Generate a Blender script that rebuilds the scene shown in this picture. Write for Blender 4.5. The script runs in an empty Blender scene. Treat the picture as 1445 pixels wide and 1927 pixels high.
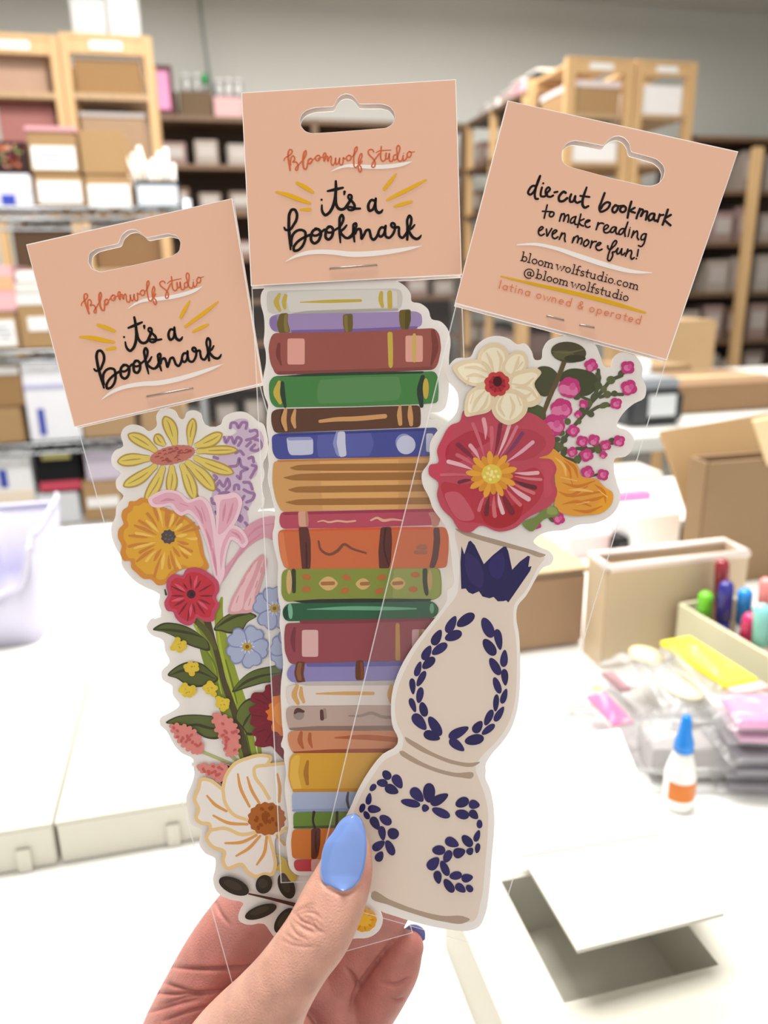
import bpy, bmesh, math, random
from mathutils import Vector, Matrix
from mathutils.geometry import tessellate_polygon
random.seed(7)
S = bpy.context.scene
COL = S.collection
# ------------------------------------------------------------------ camera
W, H, F = 1445, 1927, 1447.0
YAW, PITCH, ROLL = -13.4, -17.0, -1.0
CAM = Vector((0, 0, 1.25))
ROT = (Matrix.Rotation(math.radians(YAW), 3, 'Z') @ Matrix.Rotation(math.radians(90 + PITCH), 3, 'X')
       @ Matrix.Rotation(math.radians(ROLL), 3, 'Z'))
cd = bpy.data.cameras.new('camera'); cam = bpy.data.objects.new('camera', cd); COL.objects.link(cam)
cam.matrix_world = Matrix.Translation(CAM) @ ROT.to_4x4()
cd.sensor_fit = 'VERTICAL'; cd.sensor_height = 36; cd.lens = F / H * 36
cd.clip_start = 0.01; cd.clip_end = 60
cd.dof.use_dof = True; cd.dof.focus_distance = 0.2135; cd.dof.aperture_fstop = 11.6
S.camera = cam
# ------------------------------------------------------------------ world, lamps, exposure
w = bpy.data.worlds.new('room_light'); S.world = w; w.use_nodes = True
w.node_tree.nodes['Background'].inputs[0].default_value = (1.0, 0.965, 0.93, 1)
w.node_tree.nodes['Background'].inputs[1].default_value = 0.90
def area(name, loc, sx, sy, e, col=(1, .97, .93), rot=(0, 0, 0)):
    l = bpy.data.lights.new(name, 'AREA'); l.shape = 'RECTANGLE'; l.size = sx; l.size_y = sy
    l.energy = e; l.color = col
    o = bpy.data.objects.new(name, l); o.location = loc; o.rotation_euler = rot; COL.objects.link(o)
    return o
area('ceiling_lamp', (0.1, 0.75, 3.05), 1.3, 0.7, 62)
area('ceiling_lamp', (0.4, 2.2, 3.05), 3.0, 0.5, 70)
area('ceiling_lamp', (1.0, 4.3, 3.05), 5.0, 0.5, 120)
S.view_settings.view_transform = 'Standard'; S.view_settings.look = 'None'
S.view_settings.gamma = 1; S.view_settings.exposure = 0.35; S.view_settings.use_curve_mapping = False
S.cycles.transparent_max_bounces = 32; S.cycles.max_bounces = 10
# ------------------------------------------------------------------ helpers
def ray(x, y): return ROT @ Vector(((x - W / 2) / F, -(y - H / 2) / F, -1))
def dep(x, y, d): return CAM + ray(x, y) * d
def at_y(x, y, Y): d = ray(x, y); return CAM + d * (Y / d.y)
def at_z(x, y, Z): d = ray(x, y); return CAM + d * ((Z - CAM.z) / d.z)
ROTI = ROT.transposed()
def proj(p):
    q = ROTI @ (p - CAM); return W / 2 + F * q.x / -q.z, H / 2 - F * q.y / -q.z, -q.z
def lin(h, k=1.0):
    h = h.lstrip('#'); o = []
    for i in (0, 2, 4):
        c = int(h[i:i + 2], 16) / 255
        o.append(min(0.92, (c / 12.92 if c <= .04045 else ((c + .055) / 1.055) ** 2.4) / k))
    return (*o, 1)
MATS = {}
def mat(h, rough=.5, spec=.4, metal=0, k=1.0, noise=0.0, scale=40, sss=0, trans=0, alpha=1):
    key = (h, rough, spec, metal, k, noise, scale, sss, trans, alpha)
    if key in MATS: return MATS[key]
    m = bpy.data.materials.new('m_' + h.strip('#')); m.use_nodes = True
    nt = m.node_tree; b = nt.nodes['Principled BSDF']
    c = lin(h, k)
    b.inputs['Base Color'].default_value = c
    b.inputs['Roughness'].default_value = rough; b.inputs['Specular IOR Level'].default_value = spec
    b.inputs['Metallic'].default_value = metal
    b.inputs['Transmission Weight'].default_value = trans; b.inputs['Alpha'].default_value = alpha
    if noise:
        tc = nt.nodes.new('ShaderNodeTexCoord'); n = nt.nodes.new('ShaderNodeTexNoise')
        n.inputs['Scale'].default_value = scale; n.inputs['Detail'].default_value = 4
        mx = nt.nodes.new('ShaderNodeMix'); mx.data_type = 'RGBA'
        mx.inputs[6].default_value = tuple(x * (1 - noise) for x in c[:3]) + (1,)
        mx.inputs[7].default_value = tuple(min(.95, x * (1 + noise)) for x in c[:3]) + (1,)
        nt.links.new(tc.outputs['Object'], n.inputs['Vector']); nt.links.new(n.outputs['Fac'], mx.inputs[0])
        nt.links.new(mx.outputs[2], b.inputs['Base Color'])
    if sss:
        b.inputs['Subsurface Weight'].default_value = sss
        b.inputs['Subsurface Radius'].default_value = (1, .35, .2); b.inputs['Subsurface Scale'].default_value = .004
    MATS[key] = m
    return m
def wood(h, k=1.0):
    key = ('wood', h)
    if key in MATS: return MATS[key]
    m = bpy.data.materials.new('wood'); m.use_nodes = True; nt = m.node_tree; b = nt.nodes['Principled BSDF']
    c = lin(h, k); tc = nt.nodes.new('ShaderNodeTexCoord'); mp = nt.nodes.new('ShaderNodeMapping')
    mp.inputs['Scale'].default_value = (30, 30, 2); n = nt.nodes.new('ShaderNodeTexNoise'); n.inputs['Scale'].default_value = 2
    n.inputs['Detail'].default_value = 6
    mx = nt.nodes.new('ShaderNodeMix'); mx.data_type = 'RGBA'
    mx.inputs[6].default_value = tuple(x * .7 for x in c[:3]) + (1,); mx.inputs[7].default_value = tuple(min(.95, x * 1.15) for x in c[:3]) + (1,)
    nt.links.new(tc.outputs['Object'], mp.inputs[0]); nt.links.new(mp.outputs[0], n.inputs[0])
    nt.links.new(n.outputs['Fac'], mx.inputs[0]); nt.links.new(mx.outputs[2], b.inputs['Base Color'])
    b.inputs['Roughness'].default_value = .55
    MATS[key] = m; return m
def film(name, haze=.03, gloss=.35, rough=.08, tint=(1, 1, 1)):
    if name in MATS: return MATS[name]
    m = bpy.data.materials.new(name); m.use_nodes = True; nt = m.node_tree
    for n in list(nt.nodes): nt.nodes.remove(n)
    out = nt.nodes.new('ShaderNodeOutputMaterial'); tr = nt.nodes.new('ShaderNodeBsdfTransparent')
    tr.inputs[0].default_value = (*tint, 1)
    gl = nt.nodes.new('ShaderNodeBsdfGlossy'); gl.inputs['Roughness'].default_value = rough
    df = nt.nodes.new('ShaderNodeBsdfDiffuse'); df.inputs[0].default_value = (.85, .85, .85, 1)
    fr = nt.nodes.new('ShaderNodeFresnel'); fr.inputs[0].default_value = 1.45
    mu = nt.nodes.new('ShaderNodeMath'); mu.operation = 'MULTIPLY'; mu.inputs[1].default_value = gloss
    m1 = nt.nodes.new('ShaderNodeMixShader'); m1.inputs[0].default_value = haze
    m2 = nt.nodes.new('ShaderNodeMixShader')
    L = nt.links.new
    L(tr.outputs[0], m1.inputs[1]); L(df.outputs[0], m1.inputs[2]); L(fr.outputs[0], mu.inputs[0])
    L(mu.outputs[0], m2.inputs[0]); L(m1.outputs[0], m2.inputs[1]); L(gl.outputs[0], m2.inputs[2]); L(m2.outputs[0], out.inputs[0])
    MATS[name] = m; return m
def empty(name, loc, rz=0):
    o = bpy.data.objects.new(name, None); o.location = loc; o.rotation_euler = (0, 0, rz); o.empty_display_size = .02
    COL.objects.link(o); return o
def tag(o, label, cat, group=None):
    o['label'] = label; o['category'] = cat
    if group: o['group'] = group
    return o
class MB:
    """collects shapes (each with a material) and links them as one mesh object"""
    def __init__(s): s.v = []; s.f = []; s.mi = []; s.mats = []; s.sm = []
    def mat(s, m):
        if m not in s.mats: s.mats.append(m)
        return s.mats.index(m)
    def add(s, vs, fs, m, smooth=False):
        b = len(s.v); s.v += [Vector(v) for v in vs]; i = s.mat(m)
        for f in fs: s.f.append([b + k for k in f]); s.mi.append(i); s.sm.append(smooth)
    def box(s, c, d, m, rz=0, bev=0):
        bm = bmesh.new(); bmesh.ops.create_cube(bm, size=1)
        for v in bm.verts: v.co = Vector((v.co.x * d[0], v.co.y * d[1], v.co.z * d[2]))
        if bev: bmesh.ops.bevel(bm, geom=bm.edges[:], offset=bev, segments=2, affect='EDGES')
        R = Matrix.Rotation(rz, 3, 'Z'); bm.verts.index_update()
        s.add([R @ v.co + Vector(c) for v in bm.verts], [[v.index for v in f.verts] for f in bm.faces], m)
        bm.free(); return s
    def tube(s, pts, r, m, n=8, caps=True):
        pts = [Vector(p) for p in pts]; rs = r if isinstance(r, (list, tuple)) else [r] * len(pts)
        vs = []; fs = []; up = None
        for i, p in enumerate(pts):
            t = (pts[min(i + 1, len(pts) - 1)] - pts[max(i - 1, 0)]).normalized()
            if up is None: up = t.orthogonal().normalized()
            up = (up - t * up.dot(t)).normalized(); sd = t.cross(up)
            for k in range(n):
                a = 2 * math.pi * k / n; vs.append(p + (up * math.cos(a) + sd * math.sin(a)) * rs[i])
        for i in range(len(pts) - 1):
            for k in range(n): fs.append([i * n + k, i * n + (k + 1) % n, (i + 1) * n + (k + 1) % n, (i + 1) * n + k])
        if caps: fs.append(list(range(n))[::-1]); fs.append([(len(pts) - 1) * n + k for k in range(n)])
        s.add(vs, fs, m, True); return s
    def lathe(s, prof, c, m, n=28):
        c = Vector(c); vs = []; fs = []
        for r, z in prof:
            for k in range(n):
                a = 2 * math.pi * k / n; vs.append(c + Vector((r * math.cos(a), r * math.sin(a), z)))
        for i in range(len(prof) - 1):
            for k in range(n): fs.append([i * n + k, i * n + (k + 1) % n, (i + 1) * n + (k + 1) % n, (i + 1) * n + k])
        fs.append(list(range(n))[::-1]); fs.append([(len(prof) - 1) * n + k for k in range(n)])
        s.add(vs, fs, m, True); return s
    def prism(s, loop, vec, m, msides=None):
        """closed planar loop extruded along vec"""
        loop = [Vector(p) for p in loop]; n = len(loop); vec = Vector(vec)
        tris = tessellate_polygon([loop])
        s.add(loop, [list(t) for t in tris], m); s.add([p + vec for p in loop], [list(t) for t in tris], m)
        s.add(loop + [p + vec for p in loop], [[i, (i + 1) % n, n + (i + 1) % n, n + i] for i in range(n)], msides or m); return s
    def build(s, name, parent=None, origin=None, fix=True):
        me = bpy.data.meshes.new(name)
        off = Vector(origin) if origin is not None else (parent_world(parent) if parent else Vector())
        me.from_pydata([v - off for v in s.v], [], s.f)
        for m in s.mats: me.materials.append(m)
        me.polygons.foreach_set('material_index', s.mi); me.polygons.foreach_set('use_smooth', s.sm)
        if fix:
            bm = bmesh.new(); bm.from_mesh(me); bmesh.ops.recalc_face_normals(bm, faces=bm.faces); bm.to_mesh(me); bm.free()
        me.update()
        o = bpy.data.objects.new(name, me); COL.objects.link(o)
        if parent: o.parent = parent
        else: o.location = off
        return o
def parent_world(p):
    v = Vector()
    while p: v += p.location; p = p.parent
    return v
def struct(o): o['kind'] = 'structure'; return o
# ------------------------------------------------------------------ the room
WALL = mat('#c9cac4', .9, .1, noise=.02, scale=3)
struct(MB().box((1, 2, -.05), (9, 9.4, .1), mat('#8f8a84', .7, noise=.08, scale=5)).build('floor', origin=(1, 2, 0)))
struct(MB().box((1, 6.15, 1.6), (9, .1, 3.2), WALL).build('wall_back', origin=(1, 6.1, 0)))
struct(MB().box((-3.45, 2, 1.6), (.1, 8.2, 3.2), WALL).build('wall_left', origin=(-3.4, 2, 0)))
struct(MB().box((5.45, 2, 1.6), (.1, 8.2, 3.2), WALL).build('wall_right', origin=(5.4, 2, 0)))
struct(MB().box((1, 2.6, 3.25), (9, 7.2, .1), mat('#d8d6d0', .9, .1)).build('ceiling', origin=(1, 2.6, 3.2)))
# ------------------------------------------------------------------ tables
TZ = 0.9
TW = mat('#f2f2ee', .55, .3)
def table(name, x0, x1, y0, y1, label, m, dark):
    t = tag(empty(name, ((x0 + x1) / 2, (y0 + y1) / 2, 0)), label, 'table')
    MB().box(((x0 + x1) / 2, (y0 + y1) / 2, TZ - .018), (x1 - x0, y1 - y0, .036), m, bev=.003).build('tabletop', t)
    MB().box(((x0 + x1) / 2, y1 - .06, TZ - .08), (x1 - x0 - .1, .03, .09), dark).build('apron', t)
    for x in (x0 + .06, x1 - .06):
        for y in (y0 + .06, y1 - .06):
            MB().box((x, y, (TZ - .036) / 2), (.05, .05, TZ - .036), dark).build('leg', t)
    return t
STEEL = mat('#8b8d8e', .35, .5, .8)
table('work_table', -1.05, 1.35, .13, 1.175, 'long white worktable under the hand, covered with cartons and supplies', TW, STEEL)
table('packing_bench', .62, 2.5, 1.5, 2.55, 'white packing bench standing behind the worktable on the right', mat('#dcdcd6', .5), STEEL)
# ------------------------------------------------------------------ chrome wire rack (left)
CHROME = mat('#9fa3a6', .28, .6, .85)
RY = 2.2
rack = tag(empty('wire_rack', (-.45, RY + .22, 0)), 'chrome wire shelving rack loaded with labelled cartons at left', 'shelving rack')
RX0, RX1 = -1.05, 0.012
RACKZ = [1.433, 1.084, .838, .60]
for z in RACKZ + [.2]:
    b = MB()
    for y in (RY, RY + .45):
        b.tube([(RX0, y, z - .004), (RX1, y, z - .004)], .0035, CHROME); b.tube([(RX0, y, z - .030), (RX1, y, z - .030)], .0035, CHROME)
        zz = [(RX0 + i * (RX1 - RX0) / 36, y, z - (.006 if i % 2 else .028)) for i in range(37)]
        b.tube(zz, .0025, CHROME, 6)
    for x in (RX0, RX1): b.tube([(x, RY, z - .004), (x, RY + .45, z - .004)], .0035, CHROME)
    for i in range(1, 40):
        x = RX0 + i * (RX1 - RX0) / 40; b.tube([(x, RY, z - .003), (x, RY + .45, z - .003)], .0018, CHROME, 6)
    b.build('wire_shelf', rack)
for x in (RX0, RX1):
    for y in (RY, RY + .45):
        MB().tube([(x, y, 0), (x, y, 1.45)], .0125, CHROME, 12).build('post', rack)
# ------------------------------------------------------------------ cartons
KRAFT = '#ac8c64'; KRAFT2 = '#9c7b54'; WHITE = '#eeeeea'
INKB = mat('#7f8aa8', .6); LBL = mat('#f4f4f2', .5)
def carton(name, label, cat, x0, x1, y0, dpt, z0, z1, col, lab=None, top=None, group=None, lines=True, rz=0, tape=False, band=None):
    cx = (x0 + x1) / 2; cy = y0 + dpt / 2
    t = tag(empty(name, (cx, cy, z0), rz), label, cat, group)
    o = Vector((cx, cy, z0))
    def P(mb, nm):
        ob = mb.build(nm, t, origin=o); return ob
    w, h = x1 - x0, z1 - z0
    m = mat(col, .75, .2, noise=.05, scale=25)
    b = MB().box((cx, cy, (z0 + z1) / 2), (w, dpt, h), m, bev=min(.004, h * .1)); P(b, 'carton_body')
    if lab:
        u0, u1, v0, v1 = lab[:4]
        lm = mat(lab[4], .5) if len(lab) > 4 else LBL
        b = MB().box((x0 + w * (u0 + u1) / 2, y0 - .0012, z0 + h * (v0 + v1) / 2), (w * (u1 - u0), .0016, h * (v1 - v0)), lm)
        l = P(b, 'paper_label')
        if lines:
            b = MB()
            for i, (a, c) in enumerate(((.15, .7), (.15, .85), (.3, .75))):
                zz = z0 + h * (v0 + (v1 - v0) * (.72 - .2 * i))
                b.box((x0 + w * (u0 + (u1 - u0) * (a + c) / 2), y0 - .0024, zz), (w * (u1 - u0) * (c - a), .0008, h * .035), INKB)
            q = b.build('printed_lines', l, origin=o)
    if top: P(MB().box((cx, cy, z1 + top[1] / 2), (w + .006, dpt + .006, top[1]), mat(top[0], .6), bev=.002), 'lid')
    if tape: P(MB().box((cx, cy, z1 + .0006), (w + .001, .05, .001), mat('#d9c39b', .3)), 'packing_tape')
    if band: P(MB().box((cx, y0 - .001, z0 + h * band[1]), (w * .98, .0016, h * band[2]), mat(band[0], .5)), 'printed_band')
    return t
def px_carton(name, label, px0, px1, py_top, z0, Y, dpt, col, pyb=None, **k):
    pyb = pyb if pyb is not None else proj(Vector((at_y((px0 + px1) / 2, 500, Y).x, Y, z0)))[1]
    x0 = at_y(px0, (py_top + pyb) / 2, Y).x; x1 = at_y(px1, (py_top + pyb) / 2, Y).x
    z1 = at_y((px0 + px1) / 2, py_top, Y).z
    cat = k.pop('cat', 'box')
    return carton(name, label, cat, x0, x1, Y, dpt, z0, z1, col, **k), x0, x1, z1
A, B_, C_, D_ = [z + .0 for z in RACKZ]
Yf = RY + .02
L1 = (.06, .95, .12, .8)
# shelf A
t, x0, x1, z1 = px_carton('display_box', 'white box with blue printed panel at left end of upper wire shelf', -60, 60, 326, A, Yf, .3, '#e4e4ea', lab=(.5, .72, .06, .36, '#3546b8'), lines=False, band=('#f4f4f6', .7, .4))
px_carton('gift_box', 'dark floral patterned box stacked on the white and blue box', -60, 53, 265, z1 + .001, Yf, .28, '#3a2826', cat='box')
FLW = [mat(c, .6) for c in ('#c26a4c', '#7e8a54', '#d59a7a', '#a34a48')]
fb = MB()
fx0, fx1, fz0, fz1 = at_y(-60, 300, Yf).x, at_y(53, 300, Yf).x, z1 + .006, at_y(0, 268, Yf).z
rf = random.Random(3)
for i in range(26):
    x = rf.uniform(fx0 + .01, fx1 - .01); z = rf.uniform(fz0 + .008, fz1 - .008); r = rf.uniform(.004, .009)
    fb.add([(x + r * math.cos(a * .785) * (1 + .3 * (a % 2)), Yf - .0008, z + r * math.sin(a * .785) * (1 + .3 * (a % 2))) for a in range(8)], [list(range(8))], FLW[i % 4])
gb = bpy.data.objects['gift_box']; fb.build('printed_flowers', gb)
t, x0, x1, z1 = px_carton('shipping_box', 'kraft box with white label, lower box of the labelled pair on upper wire shelf', 66, 158, 328, A, Yf, .3, KRAFT, lab=L1)
px_carton('shipping_box', 'kraft box with pink lid and white label, second from left on upper wire shelf', 54, 146, 248, z1 + .001, Yf, .3, KRAFT, lab=(.05, .95, .1, .66), top=('#d9a4ab', .012))
t, x0, x1, z1 = px_carton('shipping_box', 'kraft box with white label under the plain unlabelled kraft box', 161, 249, 330, A, Yf, .3, KRAFT, lab=(.05, .95, .02, .72))
px_carton('shipping_box', 'plain unlabelled kraft box stacked in the middle of the upper wire shelf', 155, 240, 246, z1 + .001, Yf, .3, KRAFT, rz=-.04)
# black bin with paper tubes
bx0, bx1 = at_y(254, 360, Yf).x, at_y(338, 360, Yf).x; bz1 = at_y(300, 340, Yf).z
bn = tag(empty('storage_bin', ((bx0 + bx1) / 2, Yf + .1, A)), 'black open bin holding white rolled tubes on upper wire shelf', 'bin')
BLK = mat('#22262e', .5)
b = MB(); cx = (bx0 + bx1) / 2; wd = bx1 - bx0
b.box((cx, Yf + .1, A + .003), (wd, .2, .006), BLK)
for dx in (-1, 1): b.box((cx + dx * (wd / 2 - .002), Yf + .1, (A + bz1) / 2), (.004, .2, bz1 - A), BLK)
for dy in (.002, .198): b.box((cx, Yf + dy, (A + bz1) / 2), (wd, .004, bz1 - A), BLK)
b.build('bin_body', bn); MB().box((cx, Yf - .001, (A + bz1) / 2 - .003), (wd * .9, .0016, (bz1 - A) * .75), mat('#dfe6f0', .4)).build('paper_label', bn)
for i in range(9):
    tt = MB().tube([(cx - wd * .38 + i * wd * .095, Yf + .05 + .012 * (i % 3), A + .02), (cx - wd * .62 + i * wd * .15 - .02, Yf + .04 + .015 * (i % 3), bz1 + .05 + .012 * ((i * 5) % 4))], .006, mat('#efe9e2', .7), 10)
    tag(tt.build('paper_tube', origin=(cx, Yf + .1, A + .01)), 'white rolled paper tube standing in the black bin', 'tube', 'paper tubes in the black bin')
# shelf B
t, x0, x1, z1 = px_carton('shipping_box', 'low kraft box with white label at left end of second wire shelf', -60, 34, 588, B_, Yf, .3, KRAFT, lab=(.5, .95, .1, .8))
px_carton('pouch_box', 'pink and orange printed box on top of low kraft box', -40, 27, 500, z1 + .001, Yf, .25, '#e9b9bd', band=('#efb48a', .62, .3))
t, x0, x1, z1 = px_carton('shipping_box', 'kraft box with small white label beside card on second wire shelf', 36, 150, 575, B_, Yf, .3, KRAFT, lab=(.15, .5, .42, .75), lines=False)
for i, c in enumerate(('#efefec', '#e2e2de', '#f3f3f0')):
    h = .028
    carton('flat_box', ('lowest', 'middle', 'topmost')[i] + ' flat white box in the stack on second wire shelf', 'box', x0 - .004 + .006 * i, x1, Yf + .005, .25, z1 + .001 + i * (h + .001), z1 + .001 + i * (h + .001) + h, c, group='flat white boxes')
px_carton('shipping_box', 'kraft box with white label in the middle of second wire shelf', 170, 262, 560, B_, Yf, .3, KRAFT2, lab=L1)
# shelf C
t, x0, x1, z1 = px_carton('shipping_box', 'kraft box on lower right-hand side of the blue-labelled white box', 150, 250, 700, C_, Yf, .3, KRAFT)
t, x0, x1, z1 = px_carton('shipping_box', 'lower kraft box at left end of third wire shelf', -60, 43, 768, C_, Yf, .3, KRAFT)
px_carton('shipping_box', 'upper kraft box with white top strip at left end of third wire shelf', -60, 42, 690, z1 + .001, Yf, .3, KRAFT2, lab=(.05, .97, .8, .98), lines=False)
px_carton('display_box', 'tall white box with blue stripe and blue square on third wire shelf', 47, 146, 682, C_, Yf, .3, '#eceef4', lab=(.2, .33, .08, .42, '#4450b0'), lines=False, band=('#b8bbdc', .7, .06))
px_carton('shipping_box', 'wide kraft box at right end of third wire shelf behind card', 262, 338, 700, C_, Yf, .3, KRAFT)
# shelf D
px_carton('display_box', 'white box with blue mark at left end of lowest visible wire shelf', -60, 64, 852, D_, Yf, .3, '#e6e8ea', lab=(.5, .62, .55, .78, '#3a4aa8'), lines=False, band=('#e9dcc8', .42, .16))
t, x0, x1, z1 = px_carton('storage_box', 'white box under the black box on lowest visible wire shelf', 72, 150, 928, D_, Yf, .3, '#d5d8dc')
px_carton('storage_box', 'black box with green and red labels on lowest visible wire shelf', 70, 150, 848, z1 + .001, Yf, .3, '#17171b', lab=(.15, .82, .8, .98, '#b9b16e'), lines=False, band=('#c2485c', .17, .22))
t, x0, x1, z1 = px_carton('shipping_box', 'kraft box with pale strip under purple pouch on lowest visible wire shelf', 156, 232, 905, D_, Yf, .3, KRAFT, lab=(.1, .9, .35, .6), lines=False)
px_carton('pouch_box', 'pale purple box on kraft box on lowest visible wire shelf', 160, 230, 850, z1 + .001, Yf, .25, '#c9bfd0')
# ------------------------------------------------------------------ pine shelving (left)
PINE = wood('#dcb582'); PINED = wood('#8a6744')
def pine_unit(name, label, px0, px1, Y, pytop, depth, shelf_rows, postw=.034):
    x0, x1 = at_y(px0, pytop + 40, Y).x, at_y(px1, pytop + 40, Y).x
    zt = at_y((px0 + px1) / 2, pytop, Y).z
    t = tag(empty(name, ((x0 + x1) / 2, Y + depth / 2, 0)), label, 'shelving unit')
    for x in (x0 + postw / 2, x1 - postw / 2):
        for y in (Y + .02, Y + depth - .02):
            MB().box((x, y, zt / 2), (postw, .04, zt), PINE, bev=.002).build('post', t)
    for y in (Y + .012, Y + depth - .012):
        MB().box(((x0 + x1) / 2, y, zt - .045), (x1 - x0 - 2 * postw, .02, .05), PINE).build('rail', t)
    MB().box(((x0 + x1) / 2, Y + .0, zt - .04), ((x1 - x0) * .35, .003, .03), LBL).build('paper_label', t)
    zs = []
    for r in shelf_rows:
        z = at_y((px0 + px1) / 2, r, Y).z; zs.append(z)
        MB().box(((x0 + x1) / 2, Y + depth / 2, z - .011), (x1 - x0 - 2 * postw, depth, .022), wood('#c2a27c')).build('shelf_board', t)
    MB().box(((x0 + x1) / 2, Y + depth / 2, zt - .009), (x1 - x0 - 2 * postw, depth, .018), PINE).build('shelf_board', t)
    return t, x0 + postw, x1 - postw, zt, zs
PY = 3.6
t, a0, a1, zt, zs = pine_unit('wooden_shelving_unit', 'pine shelving unit cut by left edge of the photo', -55, 111, PY, 62, .5, (172, 300, 400, 505, 625, 760, 900))
carton('storage_box', 'dusty pink carton on upper shelf of leftmost pine unit', 'box', a0 + .02, a1 - .03, PY + .06, .3, zs[0] + .001, zs[0] + .15, '#b99a86')
LOWQ = (a0, a1, zs)
carton('storage_box', 'long dark pink carton low in the leftmost pine unit', 'box', a0 + .02, a1 - .02, PY + .06, .3, zs[1] + .001, zs[1] + .20, '#a5706c', top=('#8a4f4c', .02))
t, a0, a1, zt, zs = pine_unit('wooden_shelving_unit', 'pine shelving unit with clear bins on top at left', 113, 287, PY, 64, .5, (176, 300, 400, 505, 625, 760, 900))
LOWN = ('third', 'fourth', 'fifth', 'sixth', 'lowest')
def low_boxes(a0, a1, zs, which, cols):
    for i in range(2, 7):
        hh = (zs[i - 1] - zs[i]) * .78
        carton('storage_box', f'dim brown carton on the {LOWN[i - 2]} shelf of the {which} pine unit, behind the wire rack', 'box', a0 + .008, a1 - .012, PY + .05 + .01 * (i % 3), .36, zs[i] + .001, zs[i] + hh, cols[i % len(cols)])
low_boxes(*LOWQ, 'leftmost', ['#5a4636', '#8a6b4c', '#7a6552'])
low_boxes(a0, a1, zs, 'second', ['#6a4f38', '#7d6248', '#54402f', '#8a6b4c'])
zz = zs[0] + .001; bh = at_y(190, 112, PY + .03).z - zz
carton('storage_box', 'kraft carton with white folded lid on upper shelf of second pine unit', 'box', a0 + .01, a1 - .02, PY + .03, .35, zz, zz + bh, KRAFT2, top=('#dedad6', .022))
zz = zs[1] + .001
carton('storage_box', 'kraft carton with grey top on lower shelf of second pine unit', 'box', a0 + .01, a1 - .02, PY + .03, .35, zz, at_y(190, 218, PY).z, '#a98d72', top=('#b9b0ac', .018))
topz = zt
for i, (p0, p1, pt, c) in enumerate(((136, 198, 6, '#f3f3f3'), (204, 262, -8, '#d5d9da'))):
    q0, q1 = at_y(p0, 40, PY + .05).x, at_y(p1, 40, PY + .05).x; zq = at_y(200, pt, PY + .05).z
    t = tag(empty('clear_bin', ((q0 + q1) / 2, PY + .17, topz)), ('cloudy white plastic bin, left one of two on top of pine unit', 'clear plastic bin, right one of two on top of pine unit')[i], 'bin')
    m = film('bin_plastic%d' % i, .62 - .3 * i, .8, .15)
    mb = MB(); cx = (q0 + q1) / 2
    mb.box((cx, PY + .17, topz + .003), (q1 - q0, .24, .005), m)
    for s in (-1, 1):
        mb.box((cx + s * (q1 - q0) / 2, PY + .17, (topz + zq) / 2), (.004, .24, zq - topz), m); mb.box((cx, PY + .17 + s * .12, (topz + zq) / 2), (q1 - q0, .004, zq - topz), m)
    mb.build('bin_body', t); MB().box((cx, PY + .17, zq + .006), (q1 - q0 + .01, .25, .012), m).build('lid', t)
# ------------------------------------------------------------------ dark shelving on the back wall
DARKW = wood('#6d533c'); DARKIN = mat('#4a3b31', .8)
BY = 5.6
topb = 2.262
def dark_unit(label, x0, x1, Y0, Y1, levels, posts, along='x'):
    t = tag(empty('dark_shelving_unit', ((x0 + x1) / 2, (Y0 + Y1) / 2, 0)), label, 'shelving unit')
    for z in levels: MB().box(((x0 + x1) / 2, (Y0 + Y1) / 2, z - .015), (x1 - x0, Y1 - Y0, .03), DARKW).build('shelf_board', t)
    if along == 'x': MB().box(((x0 + x1) / 2, Y1 - .006, levels[0] / 2), (x1 - x0, .012, levels[0]), DARKIN).build('back_panel', t)
    else: MB().box((x1 - .006, (Y0 + Y1) / 2, levels[0] / 2), (.012, Y1 - Y0, levels[0]), DARKIN).build('back_panel', t)
    for x, y in posts: MB().box((x, y, levels[0] / 2), (.04, .04, levels[0]), PINE if along == 'y' else DARKW).build('post', t)
    return t
lv = [topb - i * .2285 * 1.26 for i in range(8)]
bx0, bx1 = at_y(275, 215, BY).x, 1.98
dark_unit('dark brown shelving along the back wall, filled with small white boxes', bx0, bx1, BY, BY + .36, lv, [(bx0 + .02, BY + .02), ((bx0 + bx1) / 2, BY + .02), (bx1 - .02, BY + .02)])
ORD = ['first', 'second', 'third', 'fourth', 'fifth', 'sixth', 'seventh', 'eighth', 'ninth', 'tenth', 'eleventh', 'twelfth', 'thirteenth', 'fourteenth']
CARDS = [((50, 459), (437, 374), (497, 720), (137, 803)), ((455, 175), (858, 150), (869, 518), (470, 537)), ((956, 189), (1388, 285), (1255, 677), (857, 571)),
         ((490, 545), (840, 545), (850, 1640), (545, 1640)), ((800, 800), (1180, 640), (1180, 1000), (820, 1000))]
def hidden(p):
    x, y, _ = proj(Vector(p))
    if x < -20 or x > W + 20 or y > 1010: return True
    for q in CARDS:
        if all((q[(i + 1) % 4][0] - q[i][0]) * (y - q[i][1]) - (q[(i + 1) % 4][1] - q[i][1]) * (x - q[i][0]) > 0 for i in range(4)): return True
    return False
rb = random.Random(11)
PAL = ['#8f847a', '#9a8f85', '#7a6d63', '#8e7872', '#6e5a49', '#9f978f']
rown = ['top', 'second', 'third', 'fourth', 'fifth', 'sixth', 'seventh', 'lowest']
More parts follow.
